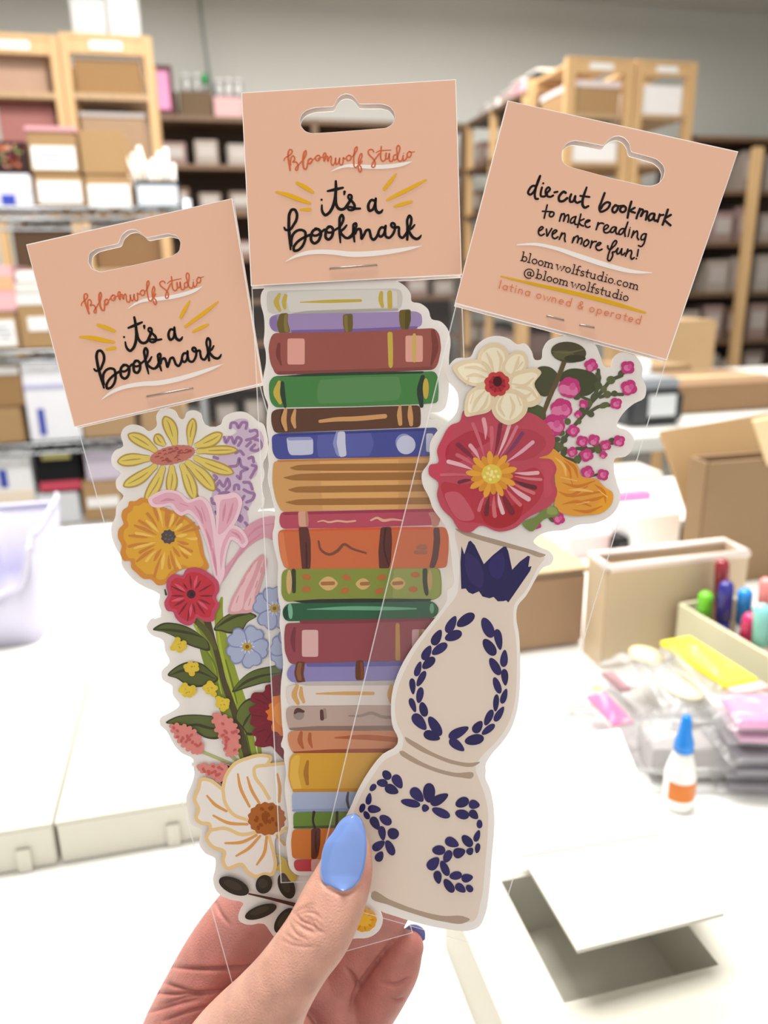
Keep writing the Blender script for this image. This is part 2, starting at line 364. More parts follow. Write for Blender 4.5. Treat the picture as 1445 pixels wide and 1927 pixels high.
def fill_row(x0, x1, Y, z, r, where, wmin=.13, wmax=.17, hmin=.1, hmax=.16, along='x', depth=.26, step=.19):
    n = int((x1 - x0) / step); k = 0
    for i in range(n):
        a = x0 + (i + .5) * (x1 - x0) / n; wd = rb.uniform(wmin, wmax); h = rb.uniform(hmin, hmax)
        c = (a, Y, z + h / 2) if along == 'x' else (Y, a, z + h / 2)
        col = rb.choice(PAL)
        if hidden(c): continue
        lab = f'small pale storage box, {ORD[i] if i < 14 else "last"} along the {r} shelf of the {where}'
        if along == 'x':
            carton('storage_box', lab, 'box', a - wd / 2, a + wd / 2, Y, depth, z + .001, z + h, col, lab=(.12, .88, .3, .8, '#a9a19c'), lines=False, group='boxes on the ' + where)
        else:
            t = tag(empty('storage_box', (Y + depth / 2, a, z + .001)), lab, 'box', 'boxes on the ' + where)
            MB().box((Y + depth / 2, a, z + .001 + h / 2), (depth, wd, h), mat(col, .7, .2, noise=.05, scale=25), bev=.003).build('carton_body', t)
            MB().box((Y - .001, a, z + h * .55), (.0016, wd * .76, h * .5), mat('#a9a19c', .5)).build('paper_label', t)
for li in range(1, 8): fill_row(bx0 + .05, bx1 - .05, BY + .03, lv[li], rown[li], 'back wall shelving')
# things on top of it
px_carton('photo_frame_box', 'pink panel in a dark red frame on top of the back shelving', 274, 326, 122, lv[0], BY + .02, .1, '#5d3a3c', lab=(.08, .85, .12, .88, '#d58ab2'), lines=False)
px_carton('storage_box', 'dark brown carton on the back shelving left of the plants', 283, 335, 172, lv[0], BY + .12, .15, '#5a4634')
px_carton('storage_box', 'olive brown carton in the middle on top of the back shelving', 338, 400, 172, lv[0], BY + .1, .2, '#6a5844')
px_carton('storage_box', 'pale pink carton on top of the back shelving beside the middle card', 403, 456, 182, lv[0], BY + .08, .2, '#d3abab')
jr = random.Random(2)
for i, p in enumerate((350, 372, 412, 430, 448)):
    zb = at_y(p, 172 if i < 2 else 181, BY + .12).z + .012
    x = at_y(p, 160, BY + .2).x
    t = tag(empty('glass_jar', (x, BY + .2, zb)), f'small clear glass jar, {ORD[i]} from the left on the cartons above the back shelving', 'jar', 'glass jars')
    MB().lathe([(.001, 0), (.028, .001), (.03, .03), (.03, .07), (.024, .09)], (x, BY + .2, zb), film('jar_glass', .35, 1, .05)).build('jar_body', t)
    MB().lathe([(.026, .09), (.026, .105), (.001, .106)], (x, BY + .2, zb), mat('#e6e6e4', .3)).build('lid', t)
gx = at_y(385, 166, BY + .25)
MB().lathe([(.001, 0), (.02, .002), (.021, .05), (.012, .06)], (gx.x, BY + .13, lv[0] + .21), mat('#2f9a55', .2)).build('spool', origin=(gx.x, BY + .13, lv[0] + .21))
tag(bpy.data.objects['spool'], 'small bright green spool on top of the olive brown carton', 'spool')
# hanging cord
hx = at_y(383, 60, BY + .3)
t = tag(empty('pendant_cord', (hx.x, BY + .3, 3.2)), 'thin grey cord hanging from the ceiling over the back shelving', 'cord')
MB().tube([(hx.x - .02, BY + .3, 3.2), (hx.x, BY + .3, 2.75), (hx.x + .02, BY + .3, 2.47)], .012, mat('#8c8d8c', .5)).build('cable', t)
MB().lathe([(.015, .09), (.05, .06), (.055, 0), (.001, -.01)], (hx.x + .02, BY + .3, 2.41), mat('#9a9b98', .4)).build('socket', t)
# ------------------------------------------------------------------ pine units and dark row (right)
RYY = 4.0
RB = at_y(1072, 112, RYY).x
t, a0, a1, zt, zs = pine_unit('wooden_shelving_unit', 'pine shelving unit holding a kraft box, left one of the right-hand pair', 1067, 1194, RYY, 108, .5, (214, 305, 400), .05)
zz = zs[0] + .001
carton('storage_box', 'kraft carton with pink and white folders on it in the right-hand pine unit', 'box', a0 + .005, a1 - .01, RYY + .03, .4, zz, at_y(1130, 162, RYY).z, KRAFT, top=('#e6dada', .03))
carton('storage_box', 'white carton on second shelf of the right-hand kraft box unit', 'box', a0 + .005, a1 - .01, RYY + .03, .4, zs[1] + .001, at_y(1130, 262, RYY).z, '#f2f2f2', top=('#9aa0a4', .04))
t, a0, a1, zt, zs = pine_unit('wooden_shelving_unit', 'pine shelving unit holding white boxes, right one of the right-hand pair', 1196, 1311, RYY, 114, .5, (216, 305, 400), .05)
zz = zs[0] + .001
carton('storage_box', 'large bright white carton on upper shelf of the right pine unit', 'box', a0 + .005, a1 - .01, RYY + .03, .4, zz, at_y(1240, 158, RYY).z, '#fafafa', tape=False)
carton('storage_box', 'white carton on second shelf of the right pine unit', 'box', a0 + .005, a1 - .01, RYY + .03, .3, zs[1] + .001, at_y(1240, 285, RYY).z, '#f4f4f2')
rl = [at_y(1072, 122, RYY).z - i * .30 for i in range(7)]
dark_unit('dark brown shelving row running back from the right-hand pine unit', RB, RB + .5, RYY + .55, BY - .05, rl, [(RB + .02, 4.57), (RB + .02, 5.075), (RB + .02, 5.525)], 'y')
for li in range(1, 7): fill_row(4.65, 5.5, RB + .03, rl[li], rown[li], 'right shelving row', along='y', step=.2, hmin=.12, hmax=.18)
for i, (y, hh, c, nm) in enumerate(((4.62, .10, '#2b3a3c', 'dark green carton nearest the pine unit on top of the right shelving row'), (4.84, .10, '#d8a9b2', 'pink carton on top of the right shelving row'), (5.02, .08, '#c7b2ae', 'dusty rose carton on top of the right shelving row'), (5.24, .07, '#ded8d4', 'white carton farthest back but one on the right shelving row'), (5.42, .07, '#cfc8c2', 'grey carton farthest back on top of the right shelving row'))):
    t = tag(empty('storage_box', (RB + .2, y, rl[0])), nm, 'box'); MB().box((RB + .2, y, rl[0] + hh / 2), (.26, .15, hh), mat(c, .6), bev=.003).build('carton_body', t)
    MB().box((RB + .2, y, rl[0] + hh + .006), (.265, .155, .012), mat('#e4dfdc', .5)).build('lid', t)
# far right shelving
fx0, fx1 = at_y(1300, 258, BY - .3).x, 5.0
flv = [at_y(1370, 256, BY - .3).z - i * .36 for i in range(6)]
dark_unit('dark shelving with grey files at far right behind the cards', fx0, fx1, BY - .3, BY + .1, flv, [(fx0 + .02, BY - .28), (fx1 - .02, BY - .28)])
x = at_y(1412, 400, BY - .33).x
MB().box((x, BY - .33, 1.05), (.07, .05, 2.1), PINE).build('post', bpy.data.objects['dark_shelving_unit.002'])
for li in range(1, 6): fill_row(fx0 + .05, fx1 - .6, BY - .28, flv[li], rown[li], 'far right shelving', step=.2, hmin=.2, hmax=.27, wmin=.14, wmax=.18)
# ------------------------------------------------------------------ packing bench goods
px_carton('shipping_box', 'light kraft box at the back of packing bench below the right card', 1255, 1345, 603, TZ + .001, 2.3, .2, '#b09470')
px_carton('shipping_box', 'brown open carton on packing bench behind the big folded flap', 1276, 1500, 722, TZ + .001, 1.72, .3, '#8c6f52', tape=True)
px_carton('shipping_box', 'kraft box in front of the light box on packing bench', 1180, 1300, 690, TZ + .001, 2.04, .2, '#9c8160')
pr = tag(empty('label_printer', (at_y(1235, 780, 1.6).x, 1.7, TZ)), 'black and grey label printer on the packing bench', 'printer')
q0, q1, zt = at_y(1185, 760, 1.6).x, at_y(1290, 760, 1.6).x, at_y(1235, 735, 1.6).z
MB().box(((q0 + q1) / 2, 1.7, (TZ + zt) / 2), (q1 - q0, .2, zt - TZ), mat('#23262b', .4), bev=.012).build('printer_body', pr)
MB().box(((q0 + q1) / 2, 1.7, zt + .012), (q1 - q0 - .02, .18, .025), mat('#8c9298', .4), bev=.006).build('top_cover', pr)
MB().box(((q0 + q1) / 2 + .01, 1.597, TZ + .05), (.07, .004, .05), mat('#c9cdd0', .4)).build('paper_slot', pr)
x = at_y(1190, 705, 1.86).x
t = tag(empty('tape_roll', (x, 1.86, TZ)), 'shiny white tape roll standing by the label printer', 'tape roll')
MB().lathe([(.02, .0), (.045, .0), (.045, .13), (.02, .13)], (x, 1.86, TZ + .0005), mat('#eef2f2', .15)).build('roll_body', t)
# ------------------------------------------------------------------ goods on the worktable
WP = mat('#c4c2b6', .6, .2)
T0 = TZ + .0006
def T(px, py, z=TZ): return at_z(px, py, z)
# white bin at left
g0, g1 = T(-75, 1228).x, T(104, 1205).x; gy = T(60, 1222).y; gd = .17
LAV = mat('#c3c1d6', .35, .5)
t = tag(empty('storage_bin', ((g0 + g1) / 2, gy + gd / 2, T0)), 'white plastic bin with dipped front rim at left edge of worktable', 'bin')
gh = at_y(100, 985, gy + gd * .5).z - T0
def bin_loop(inset, n=64):
    out = []
    hx, hy = (g1 - g0) / 2 - inset, gd / 2 - inset
    for i in range(n):
        a = 2 * math.pi * i / n; c, s_ = math.cos(a), math.sin(a)
        p = .28; out.append((math.copysign(abs(c) ** p, c) * hx, math.copysign(abs(s_) ** p, s_) * hy))
    return out
def rim(x, y):
    fx = abs(x) / ((g1 - g0) / 2); dip = max(0, 1 - (fx / .78) ** 4) if y < -gd * .3 else 0
    return gh * (1 - .45 * dip + .0) + (.012 if fx > .85 else 0)
b = MB(); vs = []; n = 64
C0 = Vector(((g0 + g1) / 2, gy + gd / 2, T0))
for (ins, kind) in ((.012, 'b'), (.008, .35), (.0, 'r'), (.004, 'r'), (.012, .3), (.016, 'f')):
    for x, y in bin_loop(ins):
        z = 0 if kind == 'b' else (.004 if kind == 'f' else (rim(x, y) if kind == 'r' else gh * kind))
        vs.append(C0 + Vector((x, y, z)))
fs = [[k * n + i, k * n + (i + 1) % n, (k + 1) * n + (i + 1) % n, (k + 1) * n + i] for k in range(5) for i in range(n)]
fs += [list(range(n))[::-1], [5 * n + i for i in range(n)]]
b.add(vs, fs, LAV, True); b.build('bin_body', t)
MB().tube([C0 + Vector((x, y, rim(x, y) + .001)) for x, y in bin_loop(.002) + bin_loop(.002)[:1]], .0032, LAV, 8).build('rolled_rim', t)
# two flat white mailer cartons, side by side
fz = TZ + .032
yA = at_z(60, 1553, fz).y; yB = at_z(125, 1275, fz).y
gap = at_z(112, 1500, fz).x
def flat_carton(x0, x1, label, tabx):
    t = tag(empty('mailer_carton', ((x0 + x1) / 2, (yA + yB) / 2, T0)), label, 'box')
    MB().box(((x0 + x1) / 2, (yA + yB) / 2, T0 + .0145), (x1 - x0, yB - yA, .029), WP, bev=.001).build('carton_body', t)
    MB().box(((x0 + x1) / 2, (yA + yB) / 2, fz - .0012), (x1 - x0 + .001, yB - yA + .002, .0022), WP).build('lid_panel', t)
    MB().box((tabx, yA - .0012, T0 + .008), (.008, .0022, .016), WP).build('tuck_tab', t)
flat_carton(gap - .17, gap - .0012, 'flat white mailer carton, left one of two lying in front of the bin', T(60, 1605).x)
flat_carton(gap + .0012, gap + .2, 'flat white mailer carton, right one of two lying behind the flower bookmark', T(330, 1560).x)
# open white carton with lifted flap at lower right
bz = TZ + .040
c = [at_z(*p, bz) for p in ((950, 1668), (1057, 1884), (1336, 1824), (1236, 1640))]
hx0, hx1 = (c[0].x + c[1].x) / 2, (c[2].x + c[3].x) / 2; hy0, hy1 = (c[1].y + c[2].y) / 2, c[0].y + .004
ox0, ox1, oy0, oy1 = hx0 - .030, hx1 + .03, hy0 - .035, hy1 + .004
t = tag(empty('open_carton', ((ox0 + ox1) / 2, (oy0 + oy1) / 2, T0)), 'open white carton with lifted flap and shaded hollow at lower right', 'box')
b = MB()
b.box(((ox0 + ox1) / 2, (oy0 + oy1) / 2, T0 + .001), (ox1 - ox0, oy1 - oy0, .002), WP)
for (a0, a1, b0, b1) in ((ox0, hx0, oy0, oy1), (hx1, ox1, oy0, oy1), (hx0, hx1, oy0, hy0), (hx0, hx1, hy1, oy1)):
    b.box(((a0 + a1) / 2, (b0 + b1) / 2, (T0 + bz) / 2 + .001), (a1 - a0, b1 - b0, bz - T0 - .002), WP)
b.build('carton_body', t)
# lifted flap: a stiff sheet hinged near the back edge of the hollow
zf = bz + .030
fl = [at_z(982, 1612, bz + .012), at_z(1245, 1570, bz + .012), at_z(1362, 1718, zf), at_z(1086, 1788, zf)]
nrm = (fl[1] - fl[0]).cross(fl[3] - fl[0]).normalized() * .0016
MB().prism(fl, nrm, WP).build('lifted_flap', t)
bk = [fl[0], fl[1], at_z(1165, 1376, bz + .016), at_z(930, 1400, bz + .016)]
nrm = (bk[1] - bk[0]).cross(bk[3] - bk[0]).normalized() * .0016
MB().prism(bk, nrm, mat('#e9ecf4', .5)).build('back_flap', t)
b = MB(); b.box((at_z(1000, 1905, bz).x, oy0 + .010, bz + .0004), (.010, .0035, .0006), mat('#b8b2a2', .6)); b.build('slot', t)
# glue bottle
gp = T(1274, 1515); g = Vector((gp.x, gp.y, T0))
t = tag(empty('glue_bottle', g), 'small glue bottle with blue cone cap and orange label on worktable', 'bottle')
gr = (T(1305, 1515).x - T(1245, 1515).x) / 2
zs_ = at_y(1275, 1440, gp.y).z - T0; zc0 = at_y(1275, 1412, gp.y).z - T0; zc1 = at_y(1285, 1348, gp.y).z - T0
MB().lathe([(gr * .9, 0), (gr, .002), (gr, zs_ - .006), (gr * .86, zs_), (gr * .6, zc0 - .002), (gr * .5, zc0)], g, mat('#e6e6e2', .25, .6)).build('bottle_body', t)
ang = [math.radians(a) for a in range(195, 346, 10)]
b = MB(); r2 = gr * 1.012; lz0, lz1 = .009, zs_ - .009
vs = [g + Vector((r2 * math.cos(a), r2 * math.sin(a), z)) for z in (lz0, lz1) for a in ang]; n = len(ang)
b.add(vs, [[i, i + 1, n + i + 1, n + i] for i in range(n - 1)], mat('#c9701f', .4), True); b.build('orange_label', t, fix=False)
MB().lathe([(gr * .62, zc0), (gr * .6, zc0 + .006), (gr * .42, (zc0 + zc1) / 2), (gr * .3, zc1 - .002), (gr * .2, zc1)], g, mat('#0f7fd8', .35)).build('cone_cap', t)
# open kraft carton with spread flaps at right
KRAFT_LIT = mat('#b4966e', .75, .2, noise=.06, scale=30); KRAFT_SHADED = mat('#8d7559', .75, .2, noise=.06, scale=30)  # one kraft board in two tones: flap painted as lit, body as shaded
ky = .72; kx0 = at_y(1322, 970, ky).x; kz = TZ + .165
t = tag(empty('folded_carton', (kx0 + .13, ky, T0)), 'big kraft carton folded flat, standing with raised flaps at right edge', 'box')
b = MB(); kt = .004
kd = .03; kw = .26
zt = at_y(1320, 872, ky).z
b.box((kx0 + kw / 2, ky, (T0 + zt) / 2), (kw, kt, zt - T0), KRAFT_SHADED); b.box((kx0 + kw / 2, ky + kd, (T0 + zt) / 2), (kw, kt, zt - T0), KRAFT_SHADED)
b.box((kx0, ky + kd / 2, (T0 + zt) / 2), (kt, kd, zt - T0), KRAFT_SHADED); b.box((kx0 + kw, ky + kd / 2, (T0 + zt) / 2), (kt, kd, zt - T0), KRAFT_SHADED)
b.box((kx0 + kw / 2, ky + kd / 2, T0 + .002), (kw, kd, .004), KRAFT_SHADED)
b.build('carton_body', t)
def panel(pts, th, m, nm):
    nr = (pts[1] - pts[0]).cross(pts[2] - pts[0]).normalized() * th
    return MB().prism(pts, nr, m).build(nm, t)
# left side flap, falling outwards over the table
yb = ky + kd + .006
panel([at_y(1322, 1062, yb), at_y(1500, 1052, yb), at_y(1500, 768, yb + .05), at_y(1238, 812, yb + .05)], .004, KRAFT_LIT, 'back_flap')
panel([at_y(1440, 872, ky), at_y(1520, 900, ky), at_y(1500, 770, ky - .03), at_y(1414, 790, ky - .03)], .004, mat('#dcc39a', .7), 'raised_flap')
# tan carton behind the vase neck
q = T(1092, 1216); yq = q.y
x1q = q.x + .004; x0q = at_y(905, 1150, yq).x; zq = at_y(1090, 1078, yq).z
carton('shipping_box', 'kraft carton on worktable behind the neck of the vase bookmark', 'box', x0q, x1q, yq + .002, .13, T0, zq, '#9a7c5c', top=('#c2a67e', .004))
# pale open organiser box
yo = .575; o0, o1 = at_y(1140, 1150, yo).x, at_y(1392, 1150, yo).x; zo = at_y(1250, 1062, yo).z
ORG = mat('#cbb799', .4, .4); ORGE = mat('#e8d9d0', .25, .6)
t = tag(empty('organiser_box', ((o0 + o1) / 2, yo + .06, T0)), 'beige open organiser box with pale rim on worktable at right', 'box')
od = .034; b = MB()
b.box(((o0 + o1) / 2, yo, (T0 + zo) / 2), (o1 - o0, .004, zo - T0), ORG); b.box(((o0 + o1) / 2, yo + od, (T0 + zo) / 2), (o1 - o0, .004, zo - T0), ORG)
b.box((o0, yo + od / 2, (T0 + zo) / 2), (.004, od, zo - T0), ORG); b.box((o1, yo + od / 2, (T0 + zo) / 2), (.004, od, zo - T0), ORG); b.box(((o0 + o1) / 2, yo + od / 2, T0 + .002), (o1 - o0, od, .004), ORG)
b.build('box_body', t)
rimp = [(o0, yo), (o1, yo), (o1, yo + od), (o0, yo + od), (o0, yo)]
MB().tube([(x, y, zo + .002) for x, y in rimp], .0042, ORGE, 8).build('pale_rim', t)
# translucent pen tray with markers
pz = TZ + .062; pa, pb = at_z(1280, 1136, pz), at_z(1445, 1232, pz); p0, py = pa.x, pa.y; p1 = p0 + .22
TRAY = mat('#e9e6c6', .3, .5)
t = tag(empty('pen_tray', ((p0 + p1) / 2, py + .03, T0)), 'cream plastic tray full of colourful markers at right', 'tray')
b = MB(); pdp = .055; prz = math.atan2(pb.y - pa.y, pb.x - pa.x)
def trot(x, y): 
    dx, dy = x - p0, y - py; c_, s_ = math.cos(prz), math.sin(prz); return p0 + dx * c_ - dy * s_, py + dx * s_ + dy * c_
def tb(mb, x, y, z, dx, dy, dz, m): xx, yy = trot(x, y); mb.box((xx, yy, z), (dx, dy, dz), m, rz=prz)
tb(b, (p0 + p1) / 2, py, (T0 + pz) / 2, p1 - p0, .003, pz - T0, TRAY); tb(b, (p0 + p1) / 2, py + pdp, (T0 + pz) / 2, p1 - p0, .003, pz - T0, TRAY)
for xx in (p0, (p0 + p1) / 2, p1): tb(b, xx, py + pdp / 2, (T0 + pz) / 2, .003, pdp, pz - T0, TRAY)
tb(b, (p0 + p1) / 2, py + pdp / 2, T0 + .0015, p1 - p0, pdp, .003, TRAY)
b.build('tray_body', t)
pens = ['#6fce2a', '#8b1f2c', '#2b2a8a', '#1f8fe0', '#d02a6a', '#ee8f8c', '#8fe0e0', '#17171a', '#e8762a', '#c9c9c9', '#5a2a6a', '#f0f0ee', '#121214', '#2a9a6a', '#b02a2a', '#101014']
pn = ['lime green', 'dark red', 'navy', 'bright blue', 'magenta', 'salmon pink', 'pale aqua', 'black', 'orange', 'grey', 'purple', 'white', 'jet black', 'sea green', 'brick red', 'coal black']
for i, c_ in enumerate(pens):
    u = .014 + (i // 2) * .0245; v = .016 + .024 * (i % 2) 
    bx, by = trot(p0 + u, py + v); tx, ty = bx - .008 + .004 * (i % 3), by + .006 * ((i * 3) % 4 - 1.5)
    hgt = .080 + .007 * ((i * 7) % 4)
    a_ = Vector((bx, by, T0 + .004)); d_ = Vector((tx, ty, T0 + hgt)) - a_
    t = tag(empty('marker_pen', a_), f'{pn[i]} capped marker standing in the cream tray', 'pen', 'markers in the tray')
    MB().tube([a_, a_ + d_ * .62], .0055, mat('#e6e4e0' if i % 3 == 0 else c_, .4), 10).build('pen_barrel', t)
    MB().tube([a_ + d_ * .62, a_ + d_ * .96, a_ + d_], [.0068, .0064, .004], mat(c_, .25, .6), 10).build('pen_cap', t)
# ------------------------------------------------------------------ bagged supplies
PLAS = film('poly_bag', .12, .7, .15, (.95, .95, .96))
def pouch(name, label, ctr, dx, dy, hz, rz, inner=None, seed=1, m=None, group=None, tilt=0):
    """a puffed clear bag: two bulging sheets meeting in a flat welded edge, with its contents"""
    rr = random.Random(seed); o = Vector(ctr); t = tag(empty(name, o, rz), label, 'bag', group)
    n = 18; vs = []; fs = []
    ph = [(rr.uniform(2, 6), rr.uniform(2, 6), rr.uniform(0, 6)) for _ in range(5)]
    for sgn in (1, -1):
        for j in range(n + 1):
            for i in range(n + 1):
                u, v = i / n * 2 - 1, j / n * 2 - 1
                e = (1 - abs(u) ** 3) * (1 - abs(v) ** 3)
                wv = sum(math.sin(a * u * 2 + b_ * v * 2 + c_) for a, b_, c_ in ph) * .06
                z = hz / 2 + sgn * hz / 2 * e ** .6 * (1 + wv if sgn > 0 else .95) 
                z += tilt * u * dx
                vs.append(o + Vector((u * dx / 2, v * dy / 2, max(z, .0004))))
    N = (n + 1) ** 2
    for k in (0, N):
        for j in range(n):
            for i in range(n):
                a = k + j * (n + 1) + i; fs.append([a, a + 1, a + n + 2, a + n + 1])
    b = MB(); b.add(vs, fs, m or PLAS, True); b.build('clear_film', t, origin=o, fix=False)
    if inner:
        for nm, col, (cx, cy, cz), (sx, sy, sz), kind in inner:
            b = MB(); im = mat(col, .5)
            if kind == 'box': b.box(o + Vector((cx, cy, cz)), (sx, sy, sz), im, bev=.001)
            else:
                b.lathe([(.001, 0), (sx * .5, .001), (sx * .5, sz), (.001, sz + .001)], o + Vector((cx, cy, cz)), im)
                for v in b.v: v.y = o.y + cy + (v.y - o.y - cy) * sy / sx
            b.build(nm, t, origin=o)
    return t
pouch('supply_bag', 'clear bag holding a bright yellow pad in front of the pen tray', (*at_z(1325, 1250, TZ + .052).xy, T0), .105, .058, .056, prz,
      [('yellow_pad', '#fbe53a', (0, .002, .0535), (.078, .030, .005), 'box'), ('pink_slip', '#e9b9b4', (.045, .002, .0525), (.011, .032, .005), 'box')], 3)
pouch('supply_bag', 'clear bag with cream round labels left of the yellow pad', (*at_z(1238, 1266, TZ + .044).xy, T0), .115, .05, .046, prz - .05,
      [('round_label', '#ece0b4', (-.028, .008, .0425), (.034, .026, .002), 'disc'), ('round_label', '#ece3c4', (.022, .004, .0425), (.046, .026, .002), 'disc'), ('pink_card', '#c98a96', (-.03, -.018, .022), (.03, .012, .004), 'box')], 5)
pouch('supply_bag', 'clear bag with a hot pink card at the left end of the bags', (*at_z(1142, 1328, TZ + .024).xy, T0), .088, .042, .026, prz - .1,
      [('pink_card', '#f0489a', (.004, 0, .0225), (.046, .019, .002), 'box'), ('yellow_dot', '#e8d27a', (-.026, .004, .0225), (.009, .008, .0015), 'disc')], 7)
pouch('supply_bag', 'empty crumpled clear bag lying behind the pink card', (T(1085, 1330).x, T(1085, 1330).y + .01, T0), .06, .045, .016, -.3, None, 9)
pouch('supply_bag', 'large grey crumpled clear bag behind the glue bottle', (T(1345, 1470).x, T(1345, 1440).y, T0), .115, .06, .042, -.25,
      [('greyed_insert', '#a9a5a2', (0, 0, .016), (.085, .036, .022), 'box')], 11)
sx = T(1440, 1495)
for i in range(5):
    pouch('wrapped_pack', ('lowest', 'second', 'third', 'fourth', 'topmost')[i] + ' film-wrapped pack in the pink stack at right edge', (sx.x + .012 + .003 * (i % 2), sx.y + .012, T0 + i * .0125), .085, .05, .0122, -.35 + .06 * (i % 3),
          [('pink_insert' if i > 2 else 'greyed_insert', '#e58fc4' if i == 4 else ('#d9a9c6' if i == 3 else '#8d8890'), (0, 0, .006), (.066, .036, .006), 'box')], 20 + i, group='film-wrapped packs')  # lower inserts painted grey for the dark shadow in the pink stack
# small things far back on the table
def small(name, label, cat, px0, px1, py0, py1, th, col, part='body', extra=None):
    p = T((px0 + px1) / 2, py1); a = at_y(px0, py1, p.y).x; b_ = at_y(px1, py1, p.y).x; z1 = at_y((px0 + px1) / 2, py0, p.y).z
    t = tag(empty(name, ((a + b_) / 2, p.y + th / 2, T0)), label, cat)
    MB().box(((a + b_) / 2, p.y + th / 2, (T0 + z1) / 2), (b_ - a, th, z1 - T0), mat(col, .5), bev=min(.002, (z1 - T0) * .3)).build(part, t)
    if extra: MB().box(((a + b_) / 2, p.y - .0008, T0 + (z1 - T0) * .6), ((b_ - a) * .7, .0012, (z1 - T0) * .3), mat(extra, .5)).build('printed_panel', t)
    return t
small('paper_pad', 'hot pink paper strip lying far back on worktable beside right sleeve', 'paper', 1162, 1226, 928, 948, .02, '#ef86bd', 'paper_block')
small('stapler', 'small black upright stapler on worktable right of the vase rim', 'stapler', 1156, 1182, 1013, 1052, .03, '#141416', 'stapler_body', '#3a3a40')
small('white_carton', 'white carton standing far back between stapler and kraft flap', 'box', 1186, 1276, 968, 1046, .06, '#f6f6f6', 'carton_body')
small('charger_block', 'black block with red front near the kraft flap on worktable', 'charger', 1278, 1316, 992, 1034, .03, '#26262c', 'block_body', '#b8483a')
small('pink_carton', 'pale pink box on worktable left of the black stapler', 'box', 1070, 1152, 1008, 1050, .06, '#ead0d0', 'carton_body')
small('label_stack', 'low white label stack with grey edge at far table edge', 'paper', 1150, 1246, 893, 906, .08, '#d9d6c8', 'paper_block')
small('tool_box', 'dark grey tool box at the far table edge behind left sleeve', 'box', 395, 470, 985, 1010, .05, '#55534f', 'case_body')
# ------------------------------------------------------------------ the three bookmark packages
KL = 0.98                      # light reaching the prints (used to turn seen colours into paint colours)
NRM = ROT @ Vector((0, 0, 1))
CR = dict(L=(240, 1480, .42907), A=(40, 360, .33218), B=(440, 130, .31142), C=(850, 170, .38754), D=(190, 750, .25606), E=(250, 1140, .24221),
          F=(330, 1380, .29758), G=(480, 510, .2699), H=(490, 930, .2699), I=(780, 610, .3391), J=(700, 980, .26298),
          K=(620, 1390, .24913), P=(0, 0, 1), t1=(525, 265, .09689), t2=(655, 265, .09689), t3=(510, 320, .12457),
          t4=(650, 320, .12457), t5=(525, 380, .10381), t6=(655, 380, .10381), u1=(985, 320, .10381), u2=(1115, 350, .11073),
          u3=(1005, 380, .08304), u4=(1100, 395, .08997), u5=(960, 460, .09689), ha=(555, 165, .13841), hc=(1040, 240, .15917))
def pts(c, s):
    x0, y0, k = CR[c]; a = [float(v) for v in s.split()]
    return [(x0 + a[i] * k, y0 + a[i + 1] * k) for i in range(0, len(a), 2)]
def dst(a, b): return math.hypot(a[0] - b[0], a[1] - b[1]) or 1e-9
def tang(a, b, c):
    # non-uniform spline tangent: the nearer neighbour counts more, so long edges do not overshoot
    l1, l2 = dst(a, b), dst(b, c)
    if l1 < 1e-6: return [(c[q] - b[q]) / l2 for q in range(len(b))]
    if l2 < 1e-6: return [(b[q] - a[q]) / l1 for q in range(len(b))]
    return [((b[q] - a[q]) / l1 * l2 + (c[q] - b[q]) / l2 * l1) / (l1 + l2) for q in range(len(b))]
def rounded(p, r):
    out = []; n = len(p)
    for i in range(n):
        a, b, c = p[i - 1], p[i], p[(i + 1) % n]; l1, l2 = dst(a, b), dst(b, c); d1, d2 = min(r, l1 * .45), min(r, l2 * .45)
        s_ = (b[0] + (a[0] - b[0]) * d1 / l1, b[1] + (a[1] - b[1]) * d1 / l1); e = (b[0] + (c[0] - b[0]) * d2 / l2, b[1] + (c[1] - b[1]) * d2 / l2)
        for k in range(6): t = k / 5; out.append(tuple((1 - t) ** 2 * s_[q] + 2 * t * (1 - t) * b[q] + t * t * e[q] for q in (0, 1)))
    return out
def crom(p, closed, sub=5):
    n = len(p)
    if n < 3: return p
    out = []
    for i in range(n if closed else n - 1):
        g = (lambda j: p[j % n]) if closed else (lambda j: p[max(0, min(n - 1, j))])
        a, b, c, d = g(i - 1), g(i), g(i + 1), g(i + 2)
        for k in range(sub):
            t = k / sub; t2 = t * t; t3 = t2 * t
            m1, m2 = tang(a, b, c), tang(b, c, d); l = dst(b, c)
            out.append(tuple((2 * t3 - 3 * t2 + 1) * b[q] + (t3 - 2 * t2 + t) * l * m1[q] + (3 * t2 - 2 * t3) * c[q] + (t3 - t2) * l * m2[q] for q in range(len(b))))
    if not closed: out.append(p[-1])
    return out
def dedupe(p):
    o = []
    for q in p:
        if not o or (q[0] - o[-1][0]) ** 2 + (q[1] - o[-1][1]) ** 2 > .002: o.append(q)
    if len(o) > 2 and (o[0][0] - o[-1][0]) ** 2 + (o[0][1] - o[-1][1]) ** 2 < .002: o.pop()
    return o
